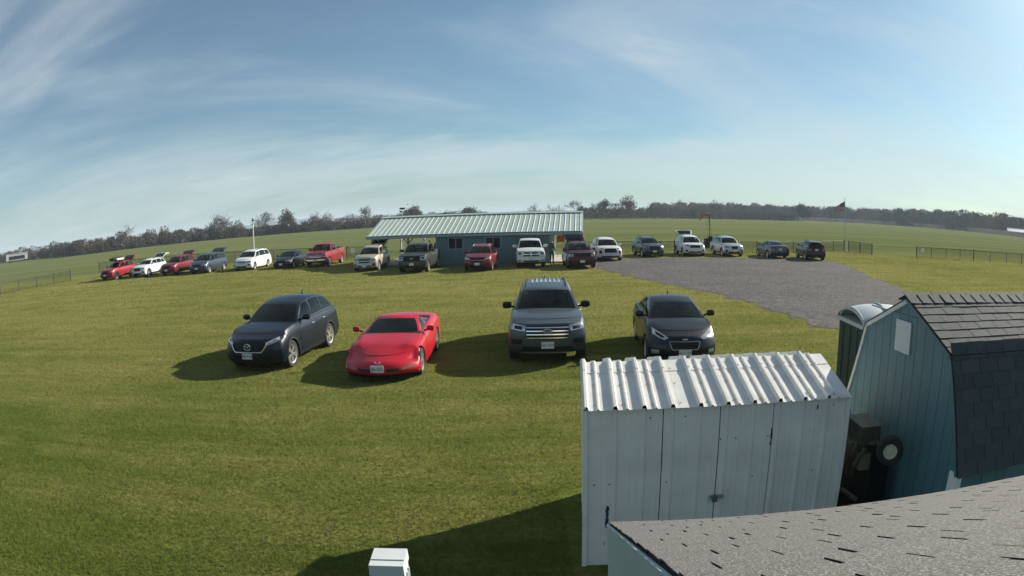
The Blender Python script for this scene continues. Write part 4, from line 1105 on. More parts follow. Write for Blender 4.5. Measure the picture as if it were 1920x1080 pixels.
def make_car(name, label, cat, pos, a, colour, group, **ov):
    S = dict(BASE); S.update(ov)
    L, W, H, gc, wr = S['L'], S['W'], S['H'], S['gc'], S['wr']
    hw = W / 2
    pm = paint(colour[0], colour[1], *colour[2:])
    nd = Vector((math.sin(R(a)), -math.cos(R(a)), 0))
    if S.get('rear_at'): centre = Vector((*pos, 0)) + nd * L / 2
    else: centre = Vector((*pos, 0)) - nd * L / 2
    car = thing(name, label, cat, centre, R(a - 90), group)
    xw = (S['fo'], S['fo'] + S['wb']); Ra = wr * 1.17
    def P(X, y, z): return (L / 2 - X, y, z)
    def zlow(X):
        z = gc + 0.10 * max(0, 1 - X / 0.35) ** 2 * (0.6) + 0.12 * max(0, 1 - (L - X) / 0.45) ** 2
        for w in xw:
            d = abs(X - w)
            if d < Ra: z = max(z, wr + math.sqrt(Ra * Ra - d * d) * 0.97)
        return z
    PR_ = [(0, .945), (.06, .975), (.25, 1.0), (.58, .992), (.76, .97), (.90, .94), (1, S.get('sh', .89))]
    px_, py_ = [p[0] for p in PR_], [p[1] for p in PR_]
    fb = S.get('fender', 0.0)
    def ztop(X, c):
        z = sm(S['top'], X) + S['crown'] * (1 - c * c) * min(1, X / 0.4 + 0.3)
        if fb: z += fb * math.exp(-((abs(c) - .76) / .17) ** 2) * (math.exp(-((X - xw[0]) / .62) ** 2) + .8 * math.exp(-((X - xw[1]) / .7) ** 2)) + fb * .4 * math.exp(-(c / .30) ** 2) * math.exp(-((X - 1.1) / .5) ** 2)
        return z
    def plan(X):
        p = 1.0
        if X < 1.0: p -= 0.045 * (1 - X) ** 2
        if X > L - 1.0: p -= 0.04 * (X - L + 1.0) ** 2
        return p
    nz_, nx_ = [p[0] for p in S['nose']], [p[1] for p in S['nose']]
    tz_, tx_ = [p[0] for p in S['tail']], [p[1] for p in S['tail']]
    xb = 0.95
    def pt(X, c, z, off=0.0):
        zt = ztop(X, c); ze = min(1, max(0, (z - gc) / (zt - gc)))
        y = c * hw * plan(X) * float(np.interp(ze, px_, py_))
        Xo = X
        if X < xb: Xo += (S['pc'] * abs(c) ** S['pn'] + float(np.interp(z, nz_, nx_))) * (1 - X / xb) ** 1.4
        if X > L - xb: Xo -= (S['pcr'] * abs(c) ** 3.5 + float(np.interp(z, tz_, tx_))) * (1 - (L - X) / xb) ** 1.4
        return Xo, y, z
    def sideP(X, sg, z, off=0.0):
        Xo, y, z = pt(X, sg, z); return P(Xo, y + sg * off, z)
    xs = set(np.round(np.linspace(0, L, int(L / 0.13)), 4).tolist())
    for w in xw:
        xs |= {round(w + Ra * math.sin(t), 4) for t in np.linspace(-PI / 2, PI / 2, 15)} | {round(w - Ra - .004, 4), round(w + Ra + .004, 4)}
    xs |= {0.04, 0.10, 0.2, round(L - .05, 4), round(L - .12, 4)}
    bedr = S['bed']
    if bedr: xs |= {bedr[0], bedr[1]}
    xs = sorted(x for x in xs if 0 <= x <= L)
    ts = [0, .07, .18, .32, .48, .64, .78, .88, .95, 1]
    cs = [-1, -.94, -.82, -.62, -.35, 0, .35, .62, .82, .94, 1]
    mb = MB()
    for sg in (-1, 1):
        mb.grid(lambda X, t: sideP(X, sg, zlow(X) + (ztop(X, 1) - zlow(X)) * t), xs, ts)
    mb.grid(lambda c, t: P(*pt(0, c, zlow(0) + (ztop(0, c) - zlow(0)) * t)), cs, ts)
    mb.grid(lambda c, t: P(*pt(L, c, zlow(L) + (ztop(L, c) - zlow(L)) * t)), cs, ts)
    if not bedr:
        mb.grid(lambda X, c: P(*pt(X, c, ztop(X, c))), xs, cs, mif=lambda X, c: 1 if S['Xc'] + .15 < X < S['Xrb'] - .12 and abs(c) < .93 else 0)
    else:
        mb.grid(lambda X, c: P(*pt(X, c, ztop(X, c))), [x for x in xs if x <= bedr[0]], cs, mif=lambda X, c: 1 if S['Xc'] + .15 < X < S['Xrb'] - .12 and abs(c) < .93 else 0)
        mb.grid(lambda X, c: P(*pt(X, c, ztop(X, c))), [x for x in xs if x >= bedr[1]], cs)
        for cc in (cs[:2], cs[-2:]): mb.grid(lambda X, c: P(*pt(X, c, ztop(X, c))), [x for x in xs if bedr[0] <= x <= bedr[1]], cc)
    mb.grid(lambda X, c: P(*pt(X, c, zlow(X))), xs, cs, mi=1)
    body = mb.obj('body', [pm, M_PLASTIC], car, 38, 0.0006)
    if bedr:
        x0, x1 = bedr; yw = hw * .80; zf = gc + 0.42; zt = ztop((x0 + x1) / 2, 1) - .01
        q = [(x0 + .02, -yw), (x1 - .02, -yw), (x1 - .02, yw), (x0 + .02, yw)]
        m2 = MB(); m2.add([P(x, y, zf) for x, y in q] + [P(x, y, zt) for x, y in q], [(0, 1, 2, 3), (0, 1, 5, 4), (1, 2, 6, 5), (2, 3, 7, 6), (3, 0, 4, 7)])
        m2.obj('bed_liner', M_PLASTIC, car)
    # ---- hood panel standing just proud of the wings, so its shut line shows
    lin = lambda a_, b_, n: [a_ + (b_ - a_) * i / n for i in range(n + 1)]
    h0 = S.get('hood0', .24)
    def hoodP(u, c):
        X = h0 + .10 * c * c + (S['Xc'] - .02 + S['bow'] * .6 * c * c - h0 - .10 * c * c) * u
        Xo, y, z = pt(X, c * (.84 - .05 * (1 - u)), ztop(X, c * (.84 - .05 * (1 - u)))); return P(Xo, y, z + .007)
    MB().grid(hoodP, lin(0, 1, 12), [-1, -.94, -.8, -.55, -.28, 0, .28, .55, .8, .94, 1]).obj('hood', pm, car, 40)
    for q in S.get('popup', []):
        for sg in (-1, 1):
            MB().grid(lambda X, c: (lambda r_: P(r_[0], r_[1], r_[2] + .013))(pt(X, sg * c, ztop(X, sg * c))), lin(q[0], q[1], 6), lin(q[2], q[3], 5)).obj('lamp_cover', pm, car, 40)
    # ---- cabin
    Xc, Xrf, Xrr, Xrb = S['Xc'], S['Xrf'], S['Xrr'], S['Xrb']
    zf0 = ztop(Xc, 1) - .03; zr0 = ztop(min(Xrb, L), 1) - .03
    zrf, zrr = H + S['zrf'] - S['rcr'], H + S['zrr'] - S['rcr']; Hs = H - S['rcr']
    wb_, wrr = S['wb_'] * hw, S['wr_'] * hw
    def wg(t): return wb_ + (wrr - wb_) * t + .028 * math.sin(PI * t) - .03 * max(0, (t - .82) / .18) ** 2
    def ws(t, c): return Xc + (Xrf - Xc) * t - .035 * math.sin(PI * t) + S['bow'] * c * c * (1 - .35 * t)
    def rs_(t, c): return Xrb + (Xrr - Xrb) * t + .02 * math.sin(PI * t) - S['bowr'] * c * c * (1 - .3 * t)
    def zro(u): return Hs - (Hs - zrf) * max(0, 1 - u / .5) ** 2 - (Hs - zrr) * max(0, (u - .4) / .6) ** 2
    rc = S['rcr']; tap = S['tap']
    def wsP(c, t, off=0.0): return P(ws(t, c) - off, c * wg(t), zf0 + (zrf - zf0) * t + rc * (1 - c * c) * t + off * .6)
    def rsP(c, t, off=0.0): return P(rs_(t, c) + off, c * wg(t) * (1 - tap), zr0 + (zrr - zr0) * t + rc * (1 - c * c) * t + off * .3)
    def sgP(u, t, sg, off=0.0):
        X = ws(t, 1) + (rs_(t, 1) - ws(t, 1)) * u
        z0 = zf0 + (zr0 - zf0) * u
        zb = ztop(min(max(X, 0), L), 1) - .03
        z0 = min(z0, zb) if not bedr else z0
        return P(X, sg * (wg(t) * (1 - tap * u * u) + off), z0 + (zro(u) - z0) * t)
    us = [i / 16 for i in range(17)]
    t0, t1 = S.get('dlo', (.13, .86))
    rows = lin(t0, t1, 6)
    tt = sorted({0, .07, .93, .965, 1, *[round(t, 4) for t in rows]}); rows = [t for t in tt if t0 - .001 <= t <= t1 + .001]
    cw = [-1, -.95, -.90, -.6, -.3, 0, .3, .6, .90, .95, 1]; cr = [-1, -.94, -.84, -.6, -.3, 0, .3, .6, .84, .94, 1]
    lims = [None] + [x for x in S['pil']] + [None]
    def wins(t):
        """window openings along the side at height t, as u intervals"""
        out = []; f, r2 = ws(t, 1) + .07 + .05 * (1 - t), rs_(t, 1) - .10; sp = rs_(t, 1) - ws(t, 1)
        for i in range(len(lims) - 1):
            A = max(lims[i] + .035 if lims[i] else -9, f); B = min(lims[i + 1] - .035 if lims[i + 1] else 99, r2)
            if B - A < .03: m_ = max(min((A + B) / 2, r2), f); A, B = m_ - .012, m_ + .012
            out.append(((A - ws(t, 1)) / sp, (B - ws(t, 1)) / sp))
        return out
    mb = MB()
    mb.grid(lambda c, t: wsP(c, t), cw, tt, keep=lambda c, t: not (abs(c) < .90 and .07 < t < .93))
    mb.grid(lambda c, t: rsP(c, t), cr, tt, keep=lambda c, t: not (abs(c) < .84 and t0 < t < t1))
    for sg in (-1, 1):
        mb.grid(lambda u, t: sgP(u, t, sg), us, tt, keep=lambda u, t: not (t0 < t < t1))
        for k in range(len(lims)):          # pillars between the openings
            def edge(t, s_): 
                w_ = wins(t); a_ = 0.0 if k == 0 else w_[k - 1][1]; b_ = 1.0 if k == len(lims) - 1 else w_[k][0]
                return a_ + (max(b_, a_ + .002) - a_) * s_
            mb.grid(lambda s_, t: sgP(edge(t, s_), t, sg), [0, .5, 1], rows)
    mb.grid(lambda u, c: P(ws(1, c) + (rs_(1, c) - ws(1, c)) * u, c * wg(1) * (1 - tap * u * u), zro(u) + rc * (1 - c * c)), us, cw)
    mb.obj('cabin', S.get('roofmat') or pm, car, 40, 0.0006)
    MB().grid(lambda u, c: P(ws(1, c) + .05 + (rs_(1, c) - ws(1, c) - .1) * u, c * wg(1) * .97 * (1 - tap * u * u), zro(u) + rc * (1 - c * c) - .03), us[::4], cw).obj('headliner', M_SEAT, car)
    mb = MB(); mb.grid(lambda c, t: wsP(c, t, .004), lin(-.915, .915, 10), lin(.055, .94, 6)); wsh = mb.obj('windshield', M_TINT, car, 60)
    if S.get('wiper', True):
        for q in (-.55, .15): MB().tube([wsP(q, .075, .02), wsP(q + .45, .10, .02)], .010, 4).obj('wiper', M_PLASTIC, wsh)
    if S.get('sticker'):
        m2 = MB(); m2.grid(lambda c, t: wsP(c, t, -.02), lin(*S['sticker'][:2], 3), lin(*S['sticker'][2:4], 3)); m2.obj('sunshade', S['sticker'][4], wsh)
    if S['gate'] is None:
        mb = MB(); mb.grid(lambda c, t: rsP(c, t, .004), lin(-.86, .86, 8), lin(t0 - .01, t1 + .01, 4)); mb.obj('rear_window', M_TINT, car, 60)
    # ---- seats, dashboard, steering wheel
    zb = ztop(Xrf, 1); zs = H - .17
    def seat(X, y, w, nm='seat'):
        m2 = MB(); m2.grid(lambda u, v: P(X + .10 * v + .07 * math.cos(u) * (1 - .2 * v), y + w * math.copysign(abs(math.sin(u)) ** .6, math.sin(u)) * (1 - .18 * v), zb - .25 + (zs - .16 - zb + .25) * v), lin(0, 2 * PI, 14), [0, .5, .85, .97, 1.0])
        for hy in ((0,) if nm == 'seat' else (-w * .6, w * .6)):
            m2.grid(lambda u, v: P(X + .12 + .05 * math.cos(u) * max(.05, math.sin(v)), y + hy + .13 * math.sin(u) * max(.05, math.sin(v)) ** .5, zs - .09 - .09 * math.cos(v)), lin(0, 2 * PI, 10), lin(0, PI, 5))
        m2.obj(nm, M_SEAT, car, 50)
    xs_ = min(Xrf + .62, Xrr - .15)
    for y in (-.40, .40): seat(xs_, y * hw / .94, .24)
    if Xrr - xs_ > 1.0: seat(xs_ + .92, 0, .58 * hw / .94, 'rear_bench')
    m2 = MB(); m2.grid(lambda c, q: P(Xc + .12 + (Xrf - Xc) * .85 * q + .2 * c * c, c * wb_ * .93, zf0 + .02 + .05 * math.sin(PI * q) - .10 * q * q), lin(-1, 1, 8), lin(0, 1, 5)); m2.obj('dashboard', M_SEAT, car, 60)
    m2 = MB(); m2.tube([P(Xrf + .02 + .07 * math.sin(an), .40 * hw / .94 + .18 * math.cos(an), zb + .02 + .17 * math.sin(an)) for an in lin(0, 2 * PI, 16)], .016, 5); m2.obj('steering_wheel', M_PLASTIC, car)
    m2 = MB(); m2.box(P(Xrf + .10, 0, zrf - .07), (.03, .22, .06)); m2.obj('inside_mirror', M_PLASTIC, car)
    for sg in (-1, 1):
        for i in range(len(lims) - 1):
            m2 = MB(); m2.grid(lambda k, t: sgP(wins(t)[i][0] - .004 + (wins(t)[i][1] - wins(t)[i][0] + .008) * k, t, sg, .003), lin(0, 1, 5), rows)
            m2.obj('side_window', M_TINT, car, 60)
        if S['chrome']:
            m2 = MB(); m2.tube([sgP(u, t0 - .045, sg, .012) for u in lin(.06, .93, 10)], .011, 4); m2.obj('window_trim', M_CHROME, car)
        # doors
        edges = S.get('doors') or [Xc + .22] + S['pil'][:2]
        for xa, xz in zip(edges, edges[1:]):
            m2 = MB(); xr = lin(xa + .01, xz - .01, 8)
            m2.grid(lambda X, t: sideP(X, sg, max(gc + .10, zlow(X) + .05) + (ztop(X, 1) - .035 - max(gc + .10, zlow(X) + .05)) * t, .006), xr, [0, .2, .4, .6, .8, .92, 1])
            dr = m2.obj('door', pm, car, 60)
            hx = xz - .16; hz = ztop(hx, 1) - .16
            m2 = MB(); m2.tube([sideP(hx - .10, sg, hz, .012), sideP(hx - .05, sg, hz, .035), sideP(hx + .05, sg, hz, .035), sideP(hx + .10, sg, hz, .012)], .014, 5); m2.obj('handle', M_CHROME if S['chrome'] else pm, dr)
        # mirror
        mx = Xc + S.get('mx', .52); mz = ztop(mx, 1) + S.get('mz', .06)
        m2 = MB(); sc_ = S.get('msize', 1.0)
        m2.grid(lambda u, v: P(mx + .055 * sc_ * math.sin(u) * math.cos(v), sg * (hw * .955 + .10 * sc_) + .125 * sc_ * max(-.85, min(.85, math.cos(u) * 1.15)), mz + .05 + .085 * sc_ * math.sin(u) * math.sin(v)), lin(0, PI, 8), lin(0, 2 * PI, 12))
        m2.tube([P(mx + .03, sg * hw * .86, mz - .02), P(mx + .02, sg * hw * 1.0, mz + .02)], .028, 6)
        m2.obj('mirror', S.get('mirmat') or pm, car, 50, 0.0005)
        # wheels and arch trim
        for i, w in enumerate(xw):
            ty, rm = wheel_meshes(wr, S['ww'], S['rim'])
            wo = link('wheel', ty, car, P(w, sg * (hw - .015 - S['ww'] / 2), wr))
            wo.rotation_euler = (0, rnd.uniform(0, 1.2), 0 if sg > 0 else PI)
            link('rim', rm, wo)
            if S['clad']:
                m2 = MB(); vs = []
                for k in range(15):
                    an = PI * k / 14
                    for rad in (Ra * .985, Ra + .055):
                        X = w - rad * math.cos(an); z = max(gc + .01, wr + rad * math.sin(an) * .97)
                        vs.append(sideP(X, sg, min(z, ztop(X, 1) - .03), .010))
                m2.add(vs, [(2 * k, 2 * k + 1, 2 * k + 3, 2 * k + 2) for k in range(14)]).obj('wheel_arch_trim', M_PLASTIC, car, 60)
        if S['clad']:
            m2 = MB(); m2.grid(lambda X, t: sideP(X, sg, gc + .005 + .13 * t, .012), lin(xw[0] + Ra + .02, xw[1] - Ra - .02, 8), [0, .5, 1]); m2.obj('sill_trim', M_PLASTIC, car, 60)
        if S['rails']:
            m2 = MB(); m2.tube([sgP(u, 1, sg * .93, -.02)[:2] + (zro(u) + .055 - (.05 if u in (.10, .93) else 0),) for u in (.10, .14, .3, .5, .7, .89, .93)], .018, 6); m2.obj('roof_rail', S.get('railmat') or M_PLASTIC, car)
    # ---- front and rear details
    def fpatch(nm, quad, mat, off, parent=car, n=8, m_=3, rear=False):
        TL, TR, BR, BL_ = quad
        def fn(u, v):
            c = (TL[0] + (TR[0] - TL[0]) * u) * (1 - v) + (BL_[0] + (BR[0] - BL_[0]) * u) * v
            z = (TL[1] + (TR[1] - TL[1]) * u) * (1 - v) + (BL_[1] + (BR[1] - BL_[1]) * u) * v
            X, y, z = pt(L if rear else 0, c, z)
            return P(X + (off if rear else -off), y + (off * .5 * c), z)
        return MB().grid(fn, lin(0, 1, n), lin(0, 1, m_)).obj(nm, mat, parent, 60)
    gm = M_PLASTIC if S['gmat'] == 'black' else M_CHROME
    if S['grille']:
        gr = fpatch('grille', S['grille'], gm, .008)
        TL, TR, BR, BL_ = S['grille']
        for k in range(S['bars']):
            v = (k + .5) / S['bars']; z = TL[1] + (BL_[1] - TL[1]) * v; cL = TL[0] + (BL_[0] - TL[0]) * v; hb = S.get('barh', .016)
            fpatch('grille_bar', [(cL, z + hb), (-cL, z + hb), (-cL, z - hb), (cL, z - hb)], S.get('barmat') or M_CHROME, .022, gr, 10, 1)
        if S.get('gframe'):
            for (p, q) in S['gframe']:
                for m_ in (1, -1) if p[0] != -q[0] else (1,):
                    m2 = MB(); k = 8
                    m2.tube([(lambda r_: (r_[0] + .014, r_[1], r_[2]))(P(*pt(0, m_ * (p[0] + (q[0] - p[0]) * i / k), p[1] + (q[1] - p[1]) * i / k))) for i in range(k + 1)], S.get('gfr', .014), 5); m2.obj('grille_frame', S.get('gfmat') or M_CHROME, gr)
    if S['intake']: fpatch('air_intake', S['intake'], M_PLASTIC, .009)
    if S.get('lip'): fpatch('front_lip', S['lip'], S.get('lipmat') or M_PLASTIC, .012)
    for sg in (-1, 1):
        if S['head']:
            hq = [(sg * c, z) for c, z in S['head']]
            hl = fpatch('headlight', hq, M_LAMP, .010)
            ih = [(sg * (c + (sum(q[0] for q in S['head']) / 4 - c) * .45), z + (sum(q[1] for q in S['head']) / 4 - z) * .45) for c, z in S['head']]
            fpatch('lamp_bezel', ih, M_PLASTIC, .016, hl, 4, 2)
        if S['fog']:
            fc, fz, fw, fh = S['fog']
            fpatch('fog_light', [(sg * (fc - fw), fz + fh), (sg * (fc + fw), fz + fh), (sg * (fc + fw), fz - fh), (sg * (fc - fw), fz - fh)], S.get('fogmat') or M_PLASTIC, .012)
        (z0, z1), (c0, c1) = S['tailz'], S['tailc']
        fpatch('tail_light', [(sg * c0, z1), (sg * c1, z1), (sg * c1, z0), (sg * c0, z0)], M_TAIL, .010, rear=True)
        for nm, q in S.get('extra', []):
            fpatch(nm, [(sg * c, z) for c, z in q[0]], q[1], q[2])
    def on_front(c, z, off):
        X, y, z = pt(0, c, z); return P(X - off, y, z)
    if S['plate']:
        p = on_front(S.get('platec', 0), S['plate'], .018)
        pl = MB().box((0, 0, 0), (.012, .315, .165)).obj('plate', M_PLATE, car, loc=p)
        if S['text']:
            text_mesh('plate_number', S['text'], .105, M_INK, pl, (.0075, 0, -.005), (R(90), 0, R(90)), sx=.80)
    X, y, z = pt(L, 0, S.get('rplate', .80)); rp = MB().box((0, 0, 0), (.012, .31, .16)).obj('plate', M_PLATE, car, loc=P(X + .012, 0, z))
    fpatch('rear_bumper', [(-.85, .52), (.85, .52), (.85, .34), (-.85, .34)], M_PLASTIC, .010, rear=True)
    if S['badge']:
        kind, bz, bs = S['badge'][:3]
        p = Vector(on_front(0, bz, .030))
        m2 = MB()
        if kind == 'oval':
            m2.grid(lambda u, v: (p.x + .006 * (1 - v), p.y + math.cos(u) * bs * v, p.z + math.sin(u) * bs * .42 * v), lin(0, 2 * PI, 20), [.001, .86]); bo = m2.obj('badge', M('badge_blue', (.02, .035, .10), .3, .3), car)
            m2 = MB(); m2.tube([(p.x + .004, p.y + math.cos(u) * bs, p.z + math.sin(u) * bs * .42) for u in lin(0, 2 * PI, 20)], bs * .07, 5); m2.obj('badge_rim', M_CHROME, bo)
            text_mesh('badge_script', 'Ford', bs * .72, M_CHROME, bo, (p.x + .010, p.y, p.z), (R(90), 0, R(90)))
        elif kind == 'wings':
            m2.tube([(p.x, p.y + math.cos(u) * bs, p.z + math.sin(u) * bs * .8) for u in lin(0, 2 * PI, 20)], bs * .10, 5)
            m2.tube([(p.x, p.y - bs * .95, p.z + bs * .25), (p.x, p.y - bs * .35, p.z + bs * .25), (p.x, p.y, p.z - bs * .2), (p.x, p.y + bs * .35, p.z + bs * .25), (p.x, p.y + bs * .95, p.z + bs * .25)], bs * .11, 5)
            m2.obj('badge', M_CHROME, car)
        elif kind == 'vee':
            for sg in (-1, 1):
                m2.add([(p.x, p.y + sg * bs * .06, p.z - bs * .35), (p.x, p.y + sg * bs * .95, p.z + bs * .40), (p.x + .02, p.y + sg * bs * .75, p.z + bs * .02), (p.x + .01, p.y + sg * bs * .2, p.z - bs * .30)], [(0, 1, 2, 3)])
                m2.tube([(p.x, p.y + sg * bs * .02, p.z - bs * .4), (p.x - .01, p.y + sg * bs, p.z + bs * .42)], bs * .06, 4)
            m2.obj('badge', M_CHROME, car)
        elif kind == 'bar':
            m2.box(p, (.012, bs * 2, bs * .5)); m2.obj('badge', M_GALV, car)
    if S.get('antenna'):
        m2 = MB(); m2.tube([P(Xrr - .34, 0, H - .05), P(Xrr - .20, 0, H + .05)], [.035, .010], 6); m2.obj('antenna', M_PLASTIC, car)
    # ---- open tailgate
    if S['gate'] is not None:
        ang, Lg = R(S['gate']), S.get('gate_len', 1.15)
        def gp(s, c, off): 
            X = Xrr - .03 + Lg * s * math.cos(ang) + off * math.sin(ang); z = zrr + rc * (1 - c * c) + .03 + Lg * (s - .22 * s * s * s) * math.sin(ang) + .10 * math.sin(PI * min(1, s * 1.1)) * .6 + off * math.cos(ang) - .10 * s ** 4
            return P(X, c * (wrr * (1 - tap) + (wb_ * .98 - wrr) * min(1, s * 1.25)), z)
        ss, cc = lin(0, 1, 8), lin(-1, 1, 8)
        m2 = MB(); m2.grid(lambda s, c: gp(s, c, .05), ss, cc, 0); m2.grid(lambda s, c: gp(s, c, -.03), ss, cc, 1)
        for c in (-1, 1): m2.grid(lambda s, o: gp(s, c, o), ss, [-.03, .05], 0)
        for s in (0, 1): m2.grid(lambda c, o: gp(s, c, o), cc, [-.03, .05], 0)
        tg = m2.obj('tailgate', [pm, M_SEAT], car, 40, .0005)
        m2 = MB(); m2.grid(lambda s, c: gp(s, c, .058), lin(.06, .60, 4), lin(-.86, .86, 8)); m2.obj('tailgate_glass', M_GLASS, tg, 60)
        m2 = MB(); m2.grid(lambda s, c: gp(s, c, -.038), lin(.06, .46, 4), lin(-.80, .80, 8)); m2.obj('tailgate_glass', M_GLASS, tg, 60)
        for sg in (-1, 1):
            m2 = MB(); m2.tube([gp(.55, sg * .93, -.04), sgP(.985, .45, sg, -.05)], .014, 5); m2.obj('gas_strut', M_PLASTIC, car)
    if S.get('slats'):      # ribbed panoramic roof
        for k in range(S['slats']):
            c = -.62 + 1.24 * k / (S['slats'] - 1)
            m2 = MB(); m2.tube([P(ws(1, c) + (rs_(1, c) - ws(1, c)) * u, c * wg(1) * (1 - tap * u * u), zro(u) + rc * (1 - c * c) + .004) for u in lin(.28, .95, 6)], .030, 6); m2.obj('roof_rib', S['slatmat'], car, 60)
    car['roof_z'] = H
    del car['roof_z']
    return car, (P, sgP, zro, wg, ws, rs_, pt)

SUV = dict()
PICKUP = dict(L=5.85, W=2.03, H=1.95, gc=.34, wb=3.65, fo=.98, wr=.40, ww=.27, top=[(0, 1.16), (.25, 1.22), (1.4, 1.29), (2.2, 1.27), (3.85, 1.30), (3.9, 1.38), (5.85, 1.38)], Xc=1.48, Xrf=2.12, Xrr=3.62, Xrb=3.86, zrf=-.10, zrr=-.05, wb_=.86, wr_=.70, bow=.18, bowr=.05,
              nose=[(.3, .08), (.55, 0), (1.0, .02), (1.2, .10), (1.35, .16)], tail=[(.3, .05), (1.5, .02)], pc=.18, pil=[2.95], rails=False, clad=False, bed=(3.93, 5.76), gate=None,
              head=[(.66, 1.10), (.985, 1.10), (.985, .88), (.66, .88)], grille=[(-.58, 1.12), (.58, 1.12), (.56, .80), (-.56, .80)], intake=[(-.6, .52), (.6, .52), (.5, .42), (-.5, .42)], fog=(.80, .52, .07, .04), plate=.60, doors=[1.72, 2.95, 3.84], tailz=(.95, 1.25), tailc=(.80, .98), msize=1.35, mz=.10, dlo=(.10, .88), crown=.05, sh=.91)
VAN = dict(L=5.15, W=1.98, H=1.74, gc=.20, wb=3.08, fo=.95, wr=.34, top=[(0, .84), (.3, .96), (1.05, 1.10), (2.0, 1.08), (5.1, 1.12)], Xc=.98, Xrf=1.86, Xrr=4.72, Xrb=5.08, zrf=-.12, zrr=-.08, wb_=.88, wr_=.69, pil=[2.45, 3.75], rails=True, clad=False, nose=[(.2, .08), (.45, 0), (.7, .03), (.95, .16)], mx=.62,
           head=[(.55, .82), (.98, .86), (.98, .70), (.58, .70)], grille=[(-.48, .84), (.48, .84), (.42, .64), (-.42, .64)], intake=[(-.6, .42), (.6, .42), (.5, .28), (-.5, .28)], plate=.48, doors=[1.2, 2.45, 3.75])
SEDAN = dict(L=4.85, W=1.85, H=1.45, gc=.18, wb=2.80, fo=.93, wr=.335, top=[(0, .68), (.3, .78), (1.2, .93), (2.0, .93), (4.0, .98), (4.3, 1.02), (4.85, .98)], Xc=1.2, Xrf=2.05, Xrr=3.35, Xrb=4.15, zrf=-.07, zrr=-.06, wr_=.62, pil=[2.75, 3.55], rails=False, clad=False, nose=[(.2, .08), (.4, 0), (.6, .04), (.8, .16)], tail=[(.2, .1), (.5, 0), (.85, .03), (1.05, .10)],
             head=[(.52, .70), (.98, .76), (.98, .62), (.56, .60)], grille=[(-.46, .66), (.46, .66), (.38, .46), (-.38, .46)], intake=[(-.62, .34), (.62, .34), (.5, .24), (-.5, .24)], fog=None, plate=.40, tailz=(.72, .90), doors=[1.42, 2.75, 3.6])
C_RED = ('red', (.24, .008, .014), .1); C_RED2 = ('deep_red', (.150, .008, .014), .2); C_MAROON = ('maroon', (.060, .008, .016), .25)
C_WHITE = ('white', (.60, .61, .60), 0); C_BLACK = ('black', (.006, .008, .010), .1); C_NAVY = ('navy', (.003, .008, .018), .2)
C_SLATE = ('slate', (.055, .065, .075), .5); C_GREY = ('grey', (.060, .075, .088), .4); C_SAND = ('sand', (.42, .38, .28), .35); C_SILVER = ('silver', (.42, .43, .43), .5)
C_GUN = ('gunmetal', (.060, .062, .058), .5); C_GGREEN = ('grey_green', (.075, .095, .095), .5); C_VETTE = ('bright_red', (.40, .004, .016), 0.0)
ROW = 'cars parked in the far row'; NEAR = 'cars parked on the near lawn'
# far row, left to right
_, hk = make_car('parked_suv', 'red SUV with loaded roof rack at the left end of the row', 'car', (-38.77, 51.0), -3, C_RED, ROW, gate=38, chrome=False, rim='dark')
bx = _; P_, sgP_, zro_, *_r = hk
for u in (.22, .62):
    a_, b_ = sgP_(u, 1, 1, -.02), sgP_(u, 1, -1, -.02); MB().tube([(a_[0], a_[1], zro_(u) + .08), (b_[0], b_[1], zro_(u) + .08)], .02, 6).obj('cross_bar', M_PLASTIC, bx)
M_BAG = M('roof_bag', (.02, .028, .024), .75, 0, .2, 6)
def bag_shape(u, v):
    e = lambda q: math.copysign(abs(q) ** .55, q)
    return (.15 + .95 * e(math.cos(u)) * max(.02, math.sin(v)) ** .5, .50 * e(math.sin(u)) * max(.02, math.sin(v)) ** .5, 1.93 + .17 * e(math.cos(v)))
bg = thing('roof_bag', 'dark roof cargo bag strapped on the red SUV at the left end', 'roof bag', bx.location, bx.rotation_euler.z)
ln = lambda a_, b_, n: [a_ + (b_ - a_) * i / n for i in range(n + 1)]
MB().grid(bag_shape, ln(0, 2 * PI, 24), ln(0.02, PI - .02, 10)).obj('bag', M_BAG, bg, 60, .001)
for k in range(3):
    x = -.35 + .42 * k
    mb = MB(); mb.tube([(x, .54, 1.80), (x, .50, 2.02), (x, .3, 2.115), (x, -.3, 2.115), (x, -.50, 2.02), (x, -.54, 1.80)], .022, 6); mb.obj('strap', M_PLASTIC, bg)
for k in range(2):
    mb = MB(); mb.tube([(-.45, .555, 1.86 + .10 * k), (.75, .555, 1.86 + .10 * k)], .035, 8); mb.obj('side_roll', M_WHITE, bg)
make_car('parked_suv', 'white crossover with raised tailgate second from the left', 'car', (-35.2, 52.0), -2, C_WHITE, ROW, gate=30, H=1.66, Xrb=4.6, clad=True)
make_car('parked_suv', 'dark red SUV with raised tailgate third from the left', 'car', (-31.4, 51.7), -2, C_RED2, ROW, gate=26, H=1.76, rim='dark')
make_car('parked_minivan', 'slate blue minivan with raised tailgate and bright wheels', 'minivan', (-27.9, 51.6), -1, ('slate_blue', (.045, .06, .085), .5), ROW, **{**VAN, 'gate': 24, 'gate_len': 1.2})
make_car('parked_minivan', 'white minivan below the slim white pole', 'minivan', (-23.5, 52.3), -2, C_WHITE, ROW, **{**VAN, 'bars': 2, 'chrome': False})
make_car('parked_sedan', 'low black sedan between white minivan and red pickup', 'car', (-19.5, 52.0), -2, C_BLACK, ROW, **SEDAN)
make_car('parked_pickup', 'red pickup truck with chrome bumper left of the pavilion', 'pickup', (-16.2, 51.7), -2, C_RED, ROW, **{**PICKUP, 'bars': 3, 'lip': [(-.9, .66), (.9, .66), (.86, .52), (-.86, .52)], 'lipmat': M_CHROME, 'intake': None, 'badge': ('bar', .98, .09)})
